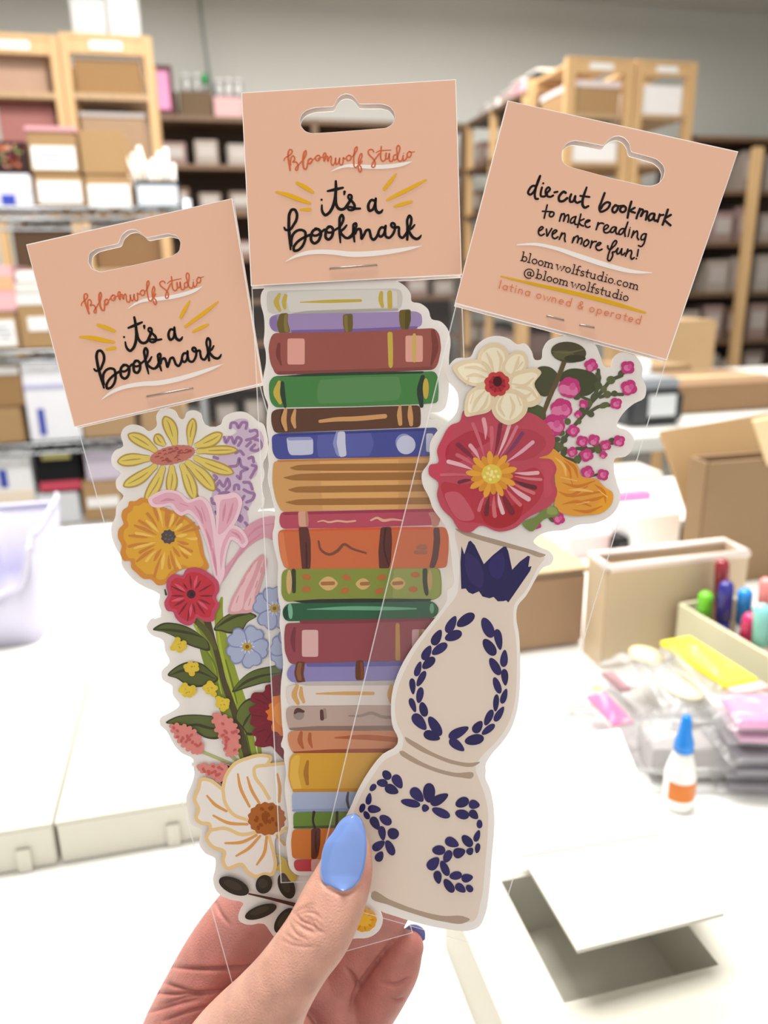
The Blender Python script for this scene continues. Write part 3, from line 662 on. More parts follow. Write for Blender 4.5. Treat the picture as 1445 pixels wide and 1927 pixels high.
class Art:
    STEP = 2.6e-6
    def __init__(s, depth, parent, h=2e-5, warp=None, rough=.45): s.d = depth; s.parent = parent; s.h = h; s.mb = None; s.c = 'P'; s.warp = warp; s.rough = rough
    def pt(s, q, h=None):
        if s.warp: q = s.warp(q)
        return dep(q[0], q[1], s.d - (s.h if h is None else h))
    def begin(s, name, crop=None): s.name = name; s.mb = MB(); s.c = crop or s.c; return s
    def end(s, parent=None): o = s.mb.build(s.name, parent or s.parent, fix=False); return o
    def m(s, c): return mat(c, s.rough, .12, k=KL)
    def tri(s, vs, fs, col):
        out = []
        for f in fs:
            a, b, c = (vs[i] for i in f[:3])
            out.append(f if (b - a).cross(c - a).dot(NRM) > 0 else f[::-1])
        s.mb.add(vs, out, s.m(col)); s.h += s.STEP
    def raw(s, p, col):
        p = dedupe(p); vs = [s.pt(q) for q in p]
        fl = [Vector((q[0], q[1], 0)) for q in p]
        s.tri(vs, [list(t) for t in tessellate_polygon([fl])], col)
    def fill(s, col, st, crop=None, smooth=True, sub=5):
        p = pts(crop or s.c, st) if isinstance(st, str) else st
        s.raw(rounded(p, smooth[1]) if isinstance(smooth, tuple) else crom(p, True, sub) if smooth else p, col)
    def ell(s, col, cx, cy, rx, ry, rot=0, crop=None, n=26, bump=0, nb=8, point=0):
        x0, y0, k = CR[crop or s.c]; r = math.radians(rot); o = []
        for i in range(n):
            a = 2 * math.pi * i / n; f = 1 + bump * math.cos(nb * a)
            x, y = rx * math.cos(a) * f, ry * math.sin(a) * f * (1 - point * math.cos(a))
            o.append((x0 + k * (cx + x * math.cos(r) - y * math.sin(r)), y0 + k * (cy + x * math.sin(r) + y * math.cos(r))))
        s.raw(o, col)
    def line(s, col, st, w, crop=None, sub=6, smooth=True):
        """brush stroke; w is one width or a list of widths along it (in crop units)"""
        c = crop or s.c; k = CR[c][2]
        p = pts(c, st) if isinstance(st, str) else st
        n = len(p); bold = 1.1 if col in ('#14110f', '#1a1214') and smooth else 1
        ws = [v * k / 2 * bold for v in (w if isinstance(w, (list, tuple)) else [w, w])]
        q = []
        for i, (x, y) in enumerate(p):
            t = i / max(1, n - 1) * (len(ws) - 1); j = min(len(ws) - 2, int(t)); q.append((x, y, ws[j] + (ws[j + 1] - ws[j]) * (t - j)))
        if smooth: q = crom(q, False, sub)
        o = [q[0]]
        for v in q[1:]:
            if (v[0] - o[-1][0]) ** 2 + (v[1] - o[-1][1]) ** 2 > .01: o.append(v)
        q = o; N = len(q); vs = []; fs = []; L = []; R = []
        for i, (x, y, r) in enumerate(q):
            a = q[max(0, i - 1)]; b = q[min(N - 1, i + 1)]; dx, dy = b[0] - a[0], b[1] - a[1]; l = math.hypot(dx, dy) or 1
            nx, ny = -dy / l, dx / l; L.append((x + nx * r, y + ny * r)); R.append((x - nx * r, y - ny * r))
        P2 = L + R
        vs = [s.pt(v) for v in P2]
        for i in range(N - 1): fs += [[i, i + 1, N + i + 1], [i, N + i + 1, N + i]]
        for (x, y, r) in (q[0], q[-1]):
            b0 = len(vs); hl = s.h - 1.3e-6; vs.append(s.pt((x, y), hl))
            for j in range(12): vs.append(s.pt((x + r * math.cos(j * math.pi / 6), y + r * math.sin(j * math.pi / 6)), hl))
            fs += [[b0, b0 + 1 + j, b0 + 1 + (j + 1) % 12] for j in range(12)]
        if N > 2 and max(v[2] for v in q) > 0:
            for i in range(1, N - 1):         # rounds the inside of tight turns
                (x, y, r) = q[i]; a_, c_ = q[i - 1], q[i + 1]
                if (x - a_[0]) * (c_[0] - x) + (y - a_[1]) * (c_[1] - y) > .9 * dst(a_, q[i]) * dst(q[i], c_): continue
                b0 = len(vs); hl = s.h - 1.3e-6; vs.append(s.pt((x, y), hl))
                for j in range(8): vs.append(s.pt((x + r * math.cos(j * math.pi / 4), y + r * math.sin(j * math.pi / 4)), hl))
                fs += [[b0, b0 + 1 + j, b0 + 1 + (j + 1) % 8] for j in range(8)]
        s.tri(vs, fs, col)
    def petal(s, fillc, edge, base, tip, w, crop=None, vein=None, ew=14, curve=0):
        c = crop or s.c; x0, y0, k = CR[c]
        dx, dy = tip[0] - base[0], tip[1] - base[1]; l = math.hypot(dx, dy); ux, uy = dx / l, dy / l
        def shape(g, l0, l1):
            pr = [(0, .30), (.2, .62), (.45, .95), (.65, 1), (.82, .82), (.93, .5), (1, 0)]
            A = []; B_ = []
            for t, f in pr:
                tt = l0 + (l1 - l0) * t; off = curve * math.sin(tt * math.pi) * w
                cx, cy = base[0] + dx * tt - uy * off, base[1] + dy * tt + ux * off; hw = (w / 2 + g) * f
                A.append((x0 + k * (cx - uy * hw), y0 + k * (cy + ux * hw))); B_.append((x0 + k * (cx + uy * hw), y0 + k * (cy - ux * hw)))
            return crom(A + B_[::-1][1:], True, 3)
        if edge: s.raw(shape(0, 0, 1), edge); s.raw(shape(-ew, 0, 1 - ew / l), fillc)
        else: s.raw(shape(0, 0, 1), fillc)
        if vein:
            p = [(x0 + k * (base[0] + dx * t - uy * (curve * math.sin(t * math.pi) * w + (2 if t > .5 else -3))), y0 + k * (base[1] + dy * t + ux * curve * math.sin(t * math.pi) * w)) for t in (.3, .5, .7, .86)]
            s.line(vein, p, [5, 10, 8, 3], c)
WHITE_P = '#e8e2dc'
def die_cut(parent, depth, outline, name='die_cut_base'):
    p = dedupe(crom(outline, True, 3)); b = MB()
    m = mat(WHITE_P, .45, .35, k=KL)
    b.prism([dep(x, y, depth) for x, y in p], NRM * -.00045, m, mat('#f2efec', .5, k=KL))
    return b.build(name, parent)
def homog(src, dst):
    A = []
    for (x, y), (u, v) in zip(src, dst):
        A.append([x, y, 1, 0, 0, 0, -u * x, -u * y, u]); A.append([0, 0, 0, x, y, 1, -v * x, -v * y, v])
    n = 8
    for i in range(n):
        p = max(range(i, n), key=lambda r: abs(A[r][i])); A[i], A[p] = A[p], A[i]
        for r in range(n):
            if r != i:
                f = A[r][i] / A[i][i]; A[r] = [a - f * b for a, b in zip(A[r], A[i])]
    h = [A[i][8] / A[i][i] for i in range(n)]
    def f(q):
        x, y = q; d = h[6] * x + h[7] * y + 1
        return ((h[0] * x + h[1] * y + h[2]) / d, (h[3] * x + h[4] * y + h[5]) / d)
    return f
FILM = film('cello_film', .010, .35, .03)
SEAM = film('cello_seam', .55, .8, .1)
PINKC = '#dfb298'
def package(depth, corners, hole, sleeve, label, staple, seams):
    """folded header card stapled over a clear sleeve"""
    ctr = dep(*corners[2], depth)
    root = tag(empty('bookmark_package', dep((corners[2][0] + corners[3][0]) / 2, corners[2][1], depth)), label, 'package')
    hf = .0014
    def ring(h, grow, hp, m, msides, vec, nm, parent, shift=None):
        cx = sum(c[0] for c in corners) / 4; cy = sum(c[1] for c in corners) / 4
        oc = [(cx + (x - cx) * (1 + grow / abs(x - cx)), cy + (y - cy) * (1 + grow / abs(y - cy))) for x, y in corners]
        loops = [oc, hp[::-1]]
        b = MB(); flat = []; w3 = []
        for lp in loops:
            flat.append([Vector((x, y, 0)) for x, y in lp])
            w3 += [dep(x, y, depth - h) + (shift or Vector()) for x, y in lp]
        fs = [list(t) for t in tessellate_polygon(flat)]
        out = []
        for f in fs:
            a, c, e = (w3[i] for i in f); out.append(f if (c - a).cross(e - a).dot(NRM) > 0 else f[::-1])
        b.add(w3, out, m)
        if vec:
            v = NRM * vec; b.add([q + v for q in w3], [f[::-1] for f in out], mat('#e6d9d2', .6, k=KL))
            n0 = len(loops[0]); n1 = len(loops[1]); N = n0 + n1
            sd = [[i, (i + 1) % n0, N + (i + 1) % n0, N + i] for i in range(n0)] + [[n0 + i, n0 + (i + 1) % n1, N + n0 + (i + 1) % n1, N + n0 + i] for i in range(n1)]
            b.add(w3 + [q + v for q in w3], sd, msides)
        return b.build(nm, parent, fix=False)
    hp = dedupe(rounded(hole, 4.5))
    WH = mat('#f3ece8', .5, .3, k=KL)
    card = ring(hf, 0, hp, WH, WH, -.0003, 'header_card', root)
    ring(hf + .00002, -1.6, [(x + (x - sum(p[0] for p in hp) / len(hp)) * .006, y + (y - sum(p[1] for p in hp) / len(hp)) * .02) for x, y in hp], mat(PINKC, .42, .25, k=KL), None, 0, 'pink_print', card)
    # rear leaf: the same leaf one fold behind
    back = ring(hf, 0, hp, mat('#f0e2dc', .6, k=KL), WH, -.0003, 'rear_leaf', card, NRM * -.0026)
    # fold along the top
    tl, tr = corners[0], corners[1]
    a, b_ = dep(*tl, depth - hf), dep(*tr, depth - hf)
    MB().add([a, b_, b_ + NRM * -.0029, a + NRM * -.0029], [[0, 1, 2, 3]], WH) if False else None
    fb = MB(); fb.add([a, b_, b_ + NRM * -.0026, a + NRM * -.0026], [[0, 1, 2, 3]], WH); fb.build('top_fold', card, fix=False)
    # staple(s)
    ST = mat('#a9a6a2', .25, .6, .9)
    for sp in staple:
        p = [dep(x, y, depth - hf - .0004) for x, y in sp]
        q = [p[0] - NRM * .0006] + p + [p[-1] - NRM * .0006]
        MB().tube(q, .00022, ST, 8).build('staple', root)
    # sleeve
    for h, nm in ((.0010, 'front_film'), (-.0011, 'rear_film')):
        b = MB(); n = 10; vs = []; fs = []
        for j in range(n + 1):
            for i in range(n + 1):
                u, v = i / n, j / n
                x = (sleeve[0][0] * (1 - u) + sleeve[1][0] * u) * (1 - v) + (sleeve[3][0] * (1 - u) + sleeve[2][0] * u) * v
                y = (sleeve[0][1] * (1 - u) + sleeve[1][1] * u) * (1 - v) + (sleeve[3][1] * (1 - u) + sleeve[2][1] * u) * v
                e = 4 * u * (1 - u); vs.append(dep(x, y, depth - h * (.25 + .75 * min(1, e * 1.6))))
        for j in range(n):
            for i in range(n): a_ = j * (n + 1) + i; fs.append([a_, a_ + n + 1, a_ + n + 2, a_ + 1])
        b.add(vs, fs, FILM, True); b.build(nm, root, fix=False)
    for sm in seams:
        sa = Art(depth, root, h=.0006); sa.m = lambda c: SEAM
        sa.begin('welded_seam'); sa.line('x', [(x, y) for x, y in sm[:-1]], sm[-1], 'P', smooth=False); sa.end()
    return root, card
# ---- die-cut bookmarks first (each lies inside its sleeve)
D1, D2, D3 = .2170, .2135, .2100
def bookmark(depth, outline, label, at):
    r = tag(empty('die_cut_bookmark', dep(*at, depth)), label, 'bookmark')
    die_cut(r, depth, outline); return r
# =========================================================== flower bookmark (left)
o = pts('D', '410 200 405 130 430 85 480 70 540 85 585 150 605 152 630 100 680 85 730 105 748 160 765 190 880 190 900 140 960 105 1060 100 1110 130 1150 165 1190 185 1212 240 1215 420 1190 470 1200 560 1180 640 1195 780 1150 830 1200 822')
o += pts('P', '530 966 590 1000 612 1100 596 1250 602 1400 612 1500 645 1600 690 1680')
o += pts('F', '1255 1085 1290 1120 1312 1180 1285 1250 1220 1292 1140 1297 1000 1320 800 1335 660 1320 610 1270 560 1205 450 1210 400 1180 400 1140 430 1075 340 1050 260 1000 237 920 250 860 250 790 190 760 150 700 160 610 100 580 80 500 70 400 100 330 120 250 104 180')
o += pts('E', '460 1260 470 1195 380 1145 320 1080 260 970 210 920 212 875 285 832 363 772 310 690 305 622 232 575 222 512 285 437 250 350 235 270 140 225 105 160 140 103 222 82')
o += pts('D', '385 1622 440 1588 422 1500 430 1440 400 1420 330 1390 260 1350 190 1280 150 1215 150 1170 110 1100 80 1020 75 940 105 870 115 790 165 715 115 660 110 600 145 550 88 500 75 440 100 385 163 350 145 270 170 215 230 190 300 205 350 240')
bm1 = bookmark(D1, o, 'die-cut bookmark shaped as a colourful flower bouquet in the left sleeve', (480, 1720))
a = Art(D1, bm1)
# stems and leaves
a.begin('printed_stems', 'E')
a.line('#7d8a2c', '520 40 560 300 640 560 720 800 860 1180', [50, 95, 100, 90, 60])
a.line('#93a02c', '690 -60 670 60 690 250 760 520 840 780 930 1180', [20, 60, 85, 90, 100, 80])
a.line('#a9b534', '480 150 590 360 650 520 690 680', [20, 16, 14, 10]); a.line('#6c7a24', '560 330 640 470 660 560', [10, 16, 8])
a.line('#aebb35', '660 190 690 370 740 560 800 760', [16, 22, 18, 10]); a.line('#64701f', '720 420 770 600 810 760', [8, 14, 8])
a.line('#8c9a2c', '930 880 970 1020 990 1180', [20, 34, 30]); a.line('#54611c', '880 1000 920 1190', [16, 20])
a.line('#4e4322', '560 60 620 260 660 400 710 600 760 740 820 920 890 1180', [60, 44, 42, 46, 50, 54, 56])
a.line('#5d5a28', '480 110 570 200 640 330', [40, 50, 30])
a.line('#b3b67f', '530 1130 650 1180 790 1240', 28); a.line('#b3b67f', '760 1160 820 1215', 32)
a.end()
def leaf(name, c, st, rib, col='#575f2a', dark='#3c3a1e', hl=None):
    a.begin(name, c); a.fill(dark, st); 
    p = pts(c, st); cx = sum(v[0] for v in p) / len(p); cy = sum(v[1] for v in p) / len(p)
    a.fill(col, [(cx + (x - cx) * .93, cy - .6 + (y - cy) * .86) for x, y in p])
    if hl: a.line(hl, hl and rib, [2, 34, 20, 2])
    a.line(dark, rib, [6, 22, 20, 4]); return a.end()
leaf('printed_leaf', 'E', '155 185 230 135 330 135 440 170 530 230 590 290 600 345 500 330 400 290 320 240 240 205', '175 183 300 190 430 210 545 246')
leaf('printed_leaf', 'E', '630 190 690 100 780 50 880 45 962 80 890 130 850 190 740 215 690 200', '650 170 720 120 800 82 900 66', '#66702f')
leaf('printed_leaf', 'E', '270 540 340 470 430 435 540 450 610 510 665 570 560 625 470 630 400 605 340 565', '285 540 400 502 500 510 640 568')
leaf('printed_leaf', 'E', '770 670 830 580 920 510 1040 475 1160 470 1160 560 1000 605 880 640', '790 660 880 590 980 550 1150 520', '#5f6a2c')
leaf('printed_leaf', 'E', '255 905 340 860 450 845 560 850 660 870 670 1030 560 1025 510 995 430 940', '400 930 500 925 600 950 670 955', '#5c6630')
leaf('printed_leaf', 'E', '860 960 800 880 830 780 900 720 960 715 950 1000 890 1005', '850 950 880 890 920 830', '#65702c')
# lilac
a.begin('printed_lilac', 'D')
a.fill('#cdb6cc', '945 195 980 160 1080 160 1090 220 1160 228 1195 330 1150 392 1085 420 1145 470 1140 560 1095 610 1130 690 1110 760 1075 830 1085 900 1060 948 1000 930 1020 860 960 760 840 860 810 740 830 640 815 540 815 440 880 410 930 350 897 320 900 280 960 270 1000 240')
for st in ('950 215 960 180 990 180 1010 215 1040 175 1070 180 1065 220', '1095 240 1140 235 1155 260 1120 290 1068 305', '1130 300 1165 310 1180 350 1150 380 1100 375 1130 340', '1070 350 1100 320', '905 285 920 322 942 285', '960 285 980 330 1005 285 1030 300 1010 345', '990 400 1020 385 1048 412', '945 500 1000 490 1015 440 1035 500 1078 515 1030 540 1022 590 1000 570', '1085 440 1112 430 1122 465', '1110 490 1140 500 1122 540 1100 580', '830 430 858 440', '832 565 850 580 832 605', '870 605 900 645 930 590 945 640 920 670', '845 660 870 680', '870 702 905 690 938 692', '978 668 985 638 1010 638 1012 665', '1048 615 1092 620 1112 665', '1050 670 1090 690 1125 700 1112 742 1070 762', '1035 745 1052 718', '812 735 822 770 845 772', '1012 892 1020 860 1037 880 1025 902', '1060 798 1076 812', '1060 912 1078 935', '850 640 860 620'):
    a.line('#9a75a0', st, 22)
for st in ('840 830 848 850',): a.line('#6a6a9a', st, 14)
a.end()
# daisy
a.begin('printed_daisy', 'D')
a.line('#8a8a3a', '640 560 680 650 710 740', [10, 28, 30])
for b_, t_, w_, cv in (((470, 345), (398, 262), 78, -.1), ((545, 345), (465, 128), 100, .12), ((655, 345), (678, 143), 76, -.05), ((690, 350), (892, 255), 92, .12), ((700, 390), (1007, 378), 72, -.05), ((680, 430), (978, 548), 90, .1), ((410, 390), (196, 262), 92, .12), ((365, 440), (118, 465), 96, .05),
                       ((410, 485), (162, 645), 92, -.15), ((460, 495), (325, 760), 92, -.12), ((520, 490), (512, 705), 88, -.05), ((590, 480), (690, 745), 92, -.08), ((625, 460), (838, 678), 100, -.1)):
    a.petal('#ddc766', '#b3923a', b_, t_, w_, vein='#b3923a', curve=cv, ew=11)
a.ell('#c47566', 525, 415, 168, 66, -12, n=80, bump=.025, nb=26)
rr = random.Random(5)
for i in range(34):
    an = rr.uniform(0, 6.28); r = rr.uniform(.1, .9) ** .5; x = r * 150 * math.cos(an); y = r * 50 * math.sin(an); c_, s_ = math.cos(-.21), math.sin(-.21)
    X, Y = 525 + x * c_ - y * s_, 415 + x * s_ + y * c_
    a.line('#9e4a42', [(190 + .25606 * (X - 11), 750 + .25606 * (Y + 3)), (190 + .25606 * X, 750 + .25606 * (Y - 4)), (190 + .25606 * (X + 11), 750 + .25606 * (Y - 2))], [6, 10, 6])
a.end()
# calendula
cal = '250 755 300 728 345 742 400 775 480 810 600 850 700 935 740 1050 760 1150 790 1245 700 1285 620 1250 560 1275 500 1320 472 1362 420 1372 365 1328 315 1325 262 1282 222 1240 217 1198 165 1190 142 1135 152 1085 125 1020 130 962 165 920 150 870 160 822 198 792 208 757'
a.begin('printed_calendula', 'D'); a.fill('#d28c33', cal)
p = pts('D', cal); cx, cy = 190 + .25606 * 480, 750 + .25606 * 1030
a.fill('#dea732', [(cx + (x - cx) * .88, cy + (y - cy) * .88) for x, y in p])
rr = random.Random(8)
for i in range(34):
    an = i / 34 * 6.283 + rr.uniform(-.06, .06); r0 = rr.uniform(75, 150); r1 = r0 + rr.uniform(60, 150)
    if math.cos(an) < -.2: r1 += 30
    if r1 > 290: r1 = 290
    q = [(cx + .25606 * r * math.cos(an + d), cy + .25606 * r * math.sin(an + d)) for r, d in ((r0, 0), ((r0 + r1) / 2, .04), (r1, .03))]
    a.line('#c98236' if i % 3 else '#ecc35c', q, [6, 26, 14] if i % 2 else [4, 18, 22])
a.ell('#4f4648', 495, 1015, 52, 50, 0, n=48, bump=.08, nb=9)
for x, y in ((480, 1000), (510, 1005), (500, 1035), (475, 1030), (522, 1030)): a.ell('#6e5f58', x, y, 9, 7)
a.end()
# lily and bud
a.begin('printed_lily', 'D')
LP, LE, LD = '#dfaab9', '#ecc9d3', '#cf8c9f'
a.fill('#d79baa', '1050 970 1150 890 1290 870 1290 1050 1210 1020 1120 1060 1000 1180 900 1335 868 1372 900 1270 1000 1130 1040 1060')
a.line(LD, '1270 920 1150 950 1060 1040', [6, 20, 6]); a.line(LD, '1180 990 1050 1100 930 1280', [6, 18, 6])
a.fill(LE, '345 745 400 695 490 670 580 690 640 740 740 722 790 760 830 860 850 1000 872 1150 885 1290 866 1375 828 1290 798 1150 768 1050 728 950 690 885 640 845 590 862 540 830 510 790 430 802 370 790')
a.fill(LP, '375 748 420 715 500 690 570 708 630 765 740 745 775 790 808 900 830 1050 848 1200 850 1290 822 1200 795 1080 755 960 705 870 640 815 590 835 560 815 525 770 440 778 390 772')
for st in ('440 755 490 742 540 748', '580 770 640 790', '690 790 730 850 750 920', '740 800 770 900', '770 960 800 1050 812 1120', '820 1100 838 1210 850 1300'): a.line(LD, st, [6, 20, 6])
a.fill(LE, '845 900 845 780 828 720 920 702 985 690 1035 740 1022 835 965 950 905 1015 885 1085 872 1210 852 1100')
a.fill(LP, '868 880 872 790 880 752 950 735 995 728 1008 770 990 850 930 950 890 990 872 1000')
for st in ('915 770 905 830 895 900', '970 770 950 850 925 920'): a.line(LD, st, [6, 20, 6])
a.fill(LE, '868 1080 900 1000 960 930 1005 940 1060 995 1080 1060 1042 1098 1000 1062 962 1040 932 1100 912 1200 905 1300 870 1375 858 1250')
a.fill(LP, '885 1090 915 1015 965 955 1000 965 1045 1010 1058 1058 1040 1070 1010 1035 955 1015 918 1080 895 1180 882 1260 875 1200')
for st in ('960 980 1000 1000 1030 1040',): a.line(LD, st, [6, 18, 6])
a.end()
a.begin('printed_lily_bud', 'D')
a.fill('#d99fa5', '1190 1145 1218 1182 1195 1300 1155 1430 1115 1565 1020 1580 938 1580 950 1500 1010 1380 1080 1255 1140 1180')
a.fill('#e6bdbf', '1150 1190 1120 1290 1060 1420 1020 1560 955 1560 970 1500 1030 1380 1090 1270'); a.fill('#e6bdbf', '1195 1170 1175 1290 1130 1430 1100 1550 1060 1555 1110 1400 1160 1270')
for st in ('1105 1230 1090 1270', '1060 1320 1035 1370', '1010 1450 995 1500', '1180 1240 1172 1280', '1150 1340 1135 1390', '1100 1470 1085 1520'): a.line('#cf8a92', st, [6, 14, 6])
a.end()
# forget-me-nots
def fmn(cx, cy, r, rots):
    a.begin('printed_forget_me_not', 'E'); x0, y0, k = CR['E']
    for t in rots:
        t = math.radians(t); pc = (cx + r * .62 * math.cos(t), cy + r * .62 * math.sin(t)); u = (math.cos(t), math.sin(t)); v = (-u[1], u[0])
        sh = [(-.62, 0), (-.35, -.3), (.05, -.52), (.36, -.42), (.42, -.16), (.36, 0), (.44, .2), (.32, .44), (0, .5), (-.38, .28)]
        for col, g in (('#8089b4', 1.0), ('#a9b1cd', .86)):
            a.fill(col, [(x0 + k * (pc[0] + r * g * (p_ * u[0] + q_ * v[0])), y0 + k * (pc[1] + r * g * (p_ * u[1] + q_ * v[1]))) for p_, q_ in sh])
    for i in range(10):
        t = i * .628; a.line('#e4e6ec', [(x0 + k * (cx + 26 * math.cos(t)), y0 + k * (cy + 26 * math.sin(t))), (x0 + k * (cx + 56 * math.cos(t)), y0 + k * (cy + 56 * math.sin(t)))], [8, 4], smooth=False)
    a.ell('#bf9a33', cx, cy, 36, 33, n=40, bump=.06, nb=8); a.ell('#7a5a1e', cx, cy, 15, 15)
    a.end()
fmn(1100, 20, 160, (200, 265, 335, 50, 120)); fmn(1230, 350, 160, (145, 200, 260, 320, 60)); fmn(888, 318, 158, (-62, 8, 72, 150, 220))
# red flower
a.begin('printed_red_flower', 'D')
a.line('#3f3d20', '470 1405 478 1440', [10, 16])
red = '620 1262 680 1240 750 1258 815 1300 862 1350 868 1410 845 1465 872 1520 842 1575 832 1630 765 1640 700 1612 690 1640 650 1668 590 1652 545 1605 530 1570 488 1560 465 1500 492 1440 480 1380 492 1322 540 1290 600 1300'
a.fill('#c04660', red); p = pts('D', red); cx, cy = 190 + .25606 * 668, 750 + .25606 * 1450
a.fill('#c22c3c', [(cx + (x - cx) * .84, cy + (y - cy) * .84) for x, y in p])
for t, r1 in ((-95, 150), (-60, 130), (-30, 165), (0, 150), (25, 150), (55, 165), (80, 130), (100, 190), (125, 165), (150, 150), (180, 150), (205, 165), (235, 110)):
    t = math.radians(t); a.line('#7e1730', [(cx + .25606 * r * math.cos(t), cy + .25606 * r * math.sin(t)) for r in (60, (60 + r1) / 2, r1)], [5, 15, 5])
for t in (95, -75, 40, 165, 215):
    t = math.radians(t); a.line('#d8586e', [(cx + .25606 * r * math.cos(t), cy + .25606 * r * math.sin(t)) for r in (60, 100, 150)], [4, 22, 8])
a.ell('#4a1226', 663, 1437, 33, 32); a.ell('#2c0a16', 668, 1440, 14, 13); a.end()
# small yellow blooms
rr = random.Random(4)
for bx_, by_, n_ in ((355, 312, 60), (458, 482, 56), (418, 660, 64), (598, 640, 66), (696, 755, 58)):
    a.begin('printed_yellow_bloom', 'E')
    for i in range(11):
        t = i * .62 + rr.random(); r = n_ * rr.uniform(.35, .85); a.ell('#d9bc33', bx_ + r * math.cos(t), by_ + r * math.sin(t), 24, 22)
    a.ell('#dcc03a', bx_, by_, n_ * .7, n_ * .65)
    for i in range(4): a.ell('#b99420', bx_ + rr.uniform(-20, 20), by_ + rr.uniform(-20, 20), 6, 4)
    a.end()
# dark red dahlia
a.begin('printed_dahlia', 'E')
dh = '1175 540 1075 570 1080 600 1030 622 1022 662 930 680 915 740 962 765 900 800 920 852 912 920 952 945 918 1000 962 1022 945 1080 1005 1100 1080 1095 1100 1120 1140 1165 1180 1200'
a.fill('#7c1527', pts('E', dh) + pts('E', '1260 1150 1300 900 1260 640'))
for st in ('1060 620 1100 700', '950 720 1030 760', '930 850 1010 860', '950 990 1030 960', '1030 1060 1070 1000', '1110 1090 1120 1020', '1000 680 1050 730'): a.line('#5d0d1e', st, [6, 20, 8])
for st in ('1030 650 1080 720', '940 790 1020 800', '960 930 1020 910'): a.line('#95243a', st, [6, 16, 6])
a.fill('#d67732', '1165 690 1120 700 1080 710 1090 740 1055 770 1060 800 1030 820 1050 850 1042 880 1085 900 1075 940 1085 975 1120 980 1150 1010 1200 1000 1240 850 1220 720')
a.fill('#e08e3c', '1180 740 1120 760 1090 810 1100 860 1120 910 1160 940 1200 900 1210 800'); a.end()
# pink spikes
def spike(st, seed):
    a.begin('printed_pink_spike', 'E'); p = pts('E', st); a.fill('#cf8078', p, sub=3); q = crom(p, True, 2); rr = random.Random(seed)
    for x, y in q: a.ell('#cf8078', x, y, 4.6, 4.4, crop='P', n=12)
    cx = sum(v[0] for v in p) / len(p); cy = sum(v[1] for v in p) / len(p)
    for i in range(15):
        x, y = rr.choice(q); t = rr.uniform(.0, .92); a.ell('#b85a58', cx + (x - cx) * t, cy + (y - cy) * t, 3.6, 2.6, rr.uniform(0, 180), crop='P', n=12)
    a.end()
spike('300 935 400 935 478 975 535 1080 525 1135 470 1135 390 1085 335 1015', 1); spike('632 848 715 860 795 930 818 1020 805 1145 735 1155 708 1060 650 965', 2)
spike('512 1250 620 1238 740 1250 745 1300 690 1365 625 1325 540 1285', 3)
a.begin('printed_black_leaf', 'E'); a.fill('#2b2620', '735 1240 760 1250 745 1265'); a.fill('#2b2620', '680 1375 705 1360 712 1390'); a.end()
# white cosmos
a.begin('printed_cosmos', 'F'); YO, YV = '#dcbc86', '#cf9552'
a.fill('#e0d9d3', '300 350 320 270 380 190 450 160 560 140 605 155 590 200 700 190 760 260 760 600 640 650 632 830 610 890 560 890 510 905 460 880 420 830 320 850 300 810 310 750 230 715 195 660 220 610 215 575 160 565 130 540 145 480 120 420 145 350 165 290 200 290')
for st in ('300 355 320 270 380 190 450 160 560 140 602 152 580 200', '300 355 200 292 165 292 147 350 122 420 147 480 132 540 160 565 215 575 222 612', '300 355 315 440 370 515 455 548', '585 200 500 220 502 270 550 340 592 412', '585 200 700 188', '222 612 310 600 420 640 515 625', '222 612 197 660 232 715 310 752 302 810 322 850 420 830 462 880 510 905 560 890 610 890 632 830 622 760 592 650', '700 600 650 640'):
    a.line(YO, st, 22)
for st in ('395 258 410 340 468 462', '455 278 480 355 530 442', '200 395 250 450 322 492', '240 520 330 565 455 575', '315 695 420 688 512 645', '385 775 462 728 535 650', '515 830 560 760 577 655', '645 258 660 340 656 432', '640 645 690 705'): a.line(YV, st, [12, 20, 16])
a.ell('#a5602c', 578, 540, 118, 103, n=60, bump=.045, nb=15)
rr = random.Random(6)
for i in range(22): t = rr.uniform(0, 6.28); r = rr.uniform(.1, .85); a.ell('#8a481a', 578 + 105 * r * math.cos(t), 540 + 92 * r * math.sin(t), 15, 10, rr.uniform(0, 90))
a.end()
# dark sprig and yellow ends
a.begin('printed_dark_sprig', 'F')
a.line('#4a2c26', '465 1015 600 1045 770 1088', [10, 18, 26])
for e in ((370, 966, 102, 50, 24), (560, 955, 52, 60, 20), (702, 965, 85, 50, 68), (540, 1128, 106, 40, -20), (690, 1185, 92, 50, -55)):
    a.ell('#332c24', *e, n=30); a.ell('#40382c', e[0] - 6, e[1] - 6, e[2] * .6, e[3] * .5, e[4])
a.end()
a.begin('printed_lime_leaf', 'F'); a.fill('#bfa63c', '635 768 700 800 715 850 770 920 740 940 690 885 645 865 640 850 670 810'); a.end()
a.begin('printed_marigold', 'F'); a.ell('#dca02c', 1190, 1180, 82, 76, n=40, bump=.03, nb=11); a.ell('#e6b238', 1195, 1180, 48, 42)
for t in range(0, 360, 40): a.line('#c98420', [(330 + .29758 * (1190 + r * math.cos(math.radians(t))), 1380 + .29758 * (1180 + r * math.sin(math.radians(t)))) for r in (40, 55, 66)], [4, 10, 4])
a.end()
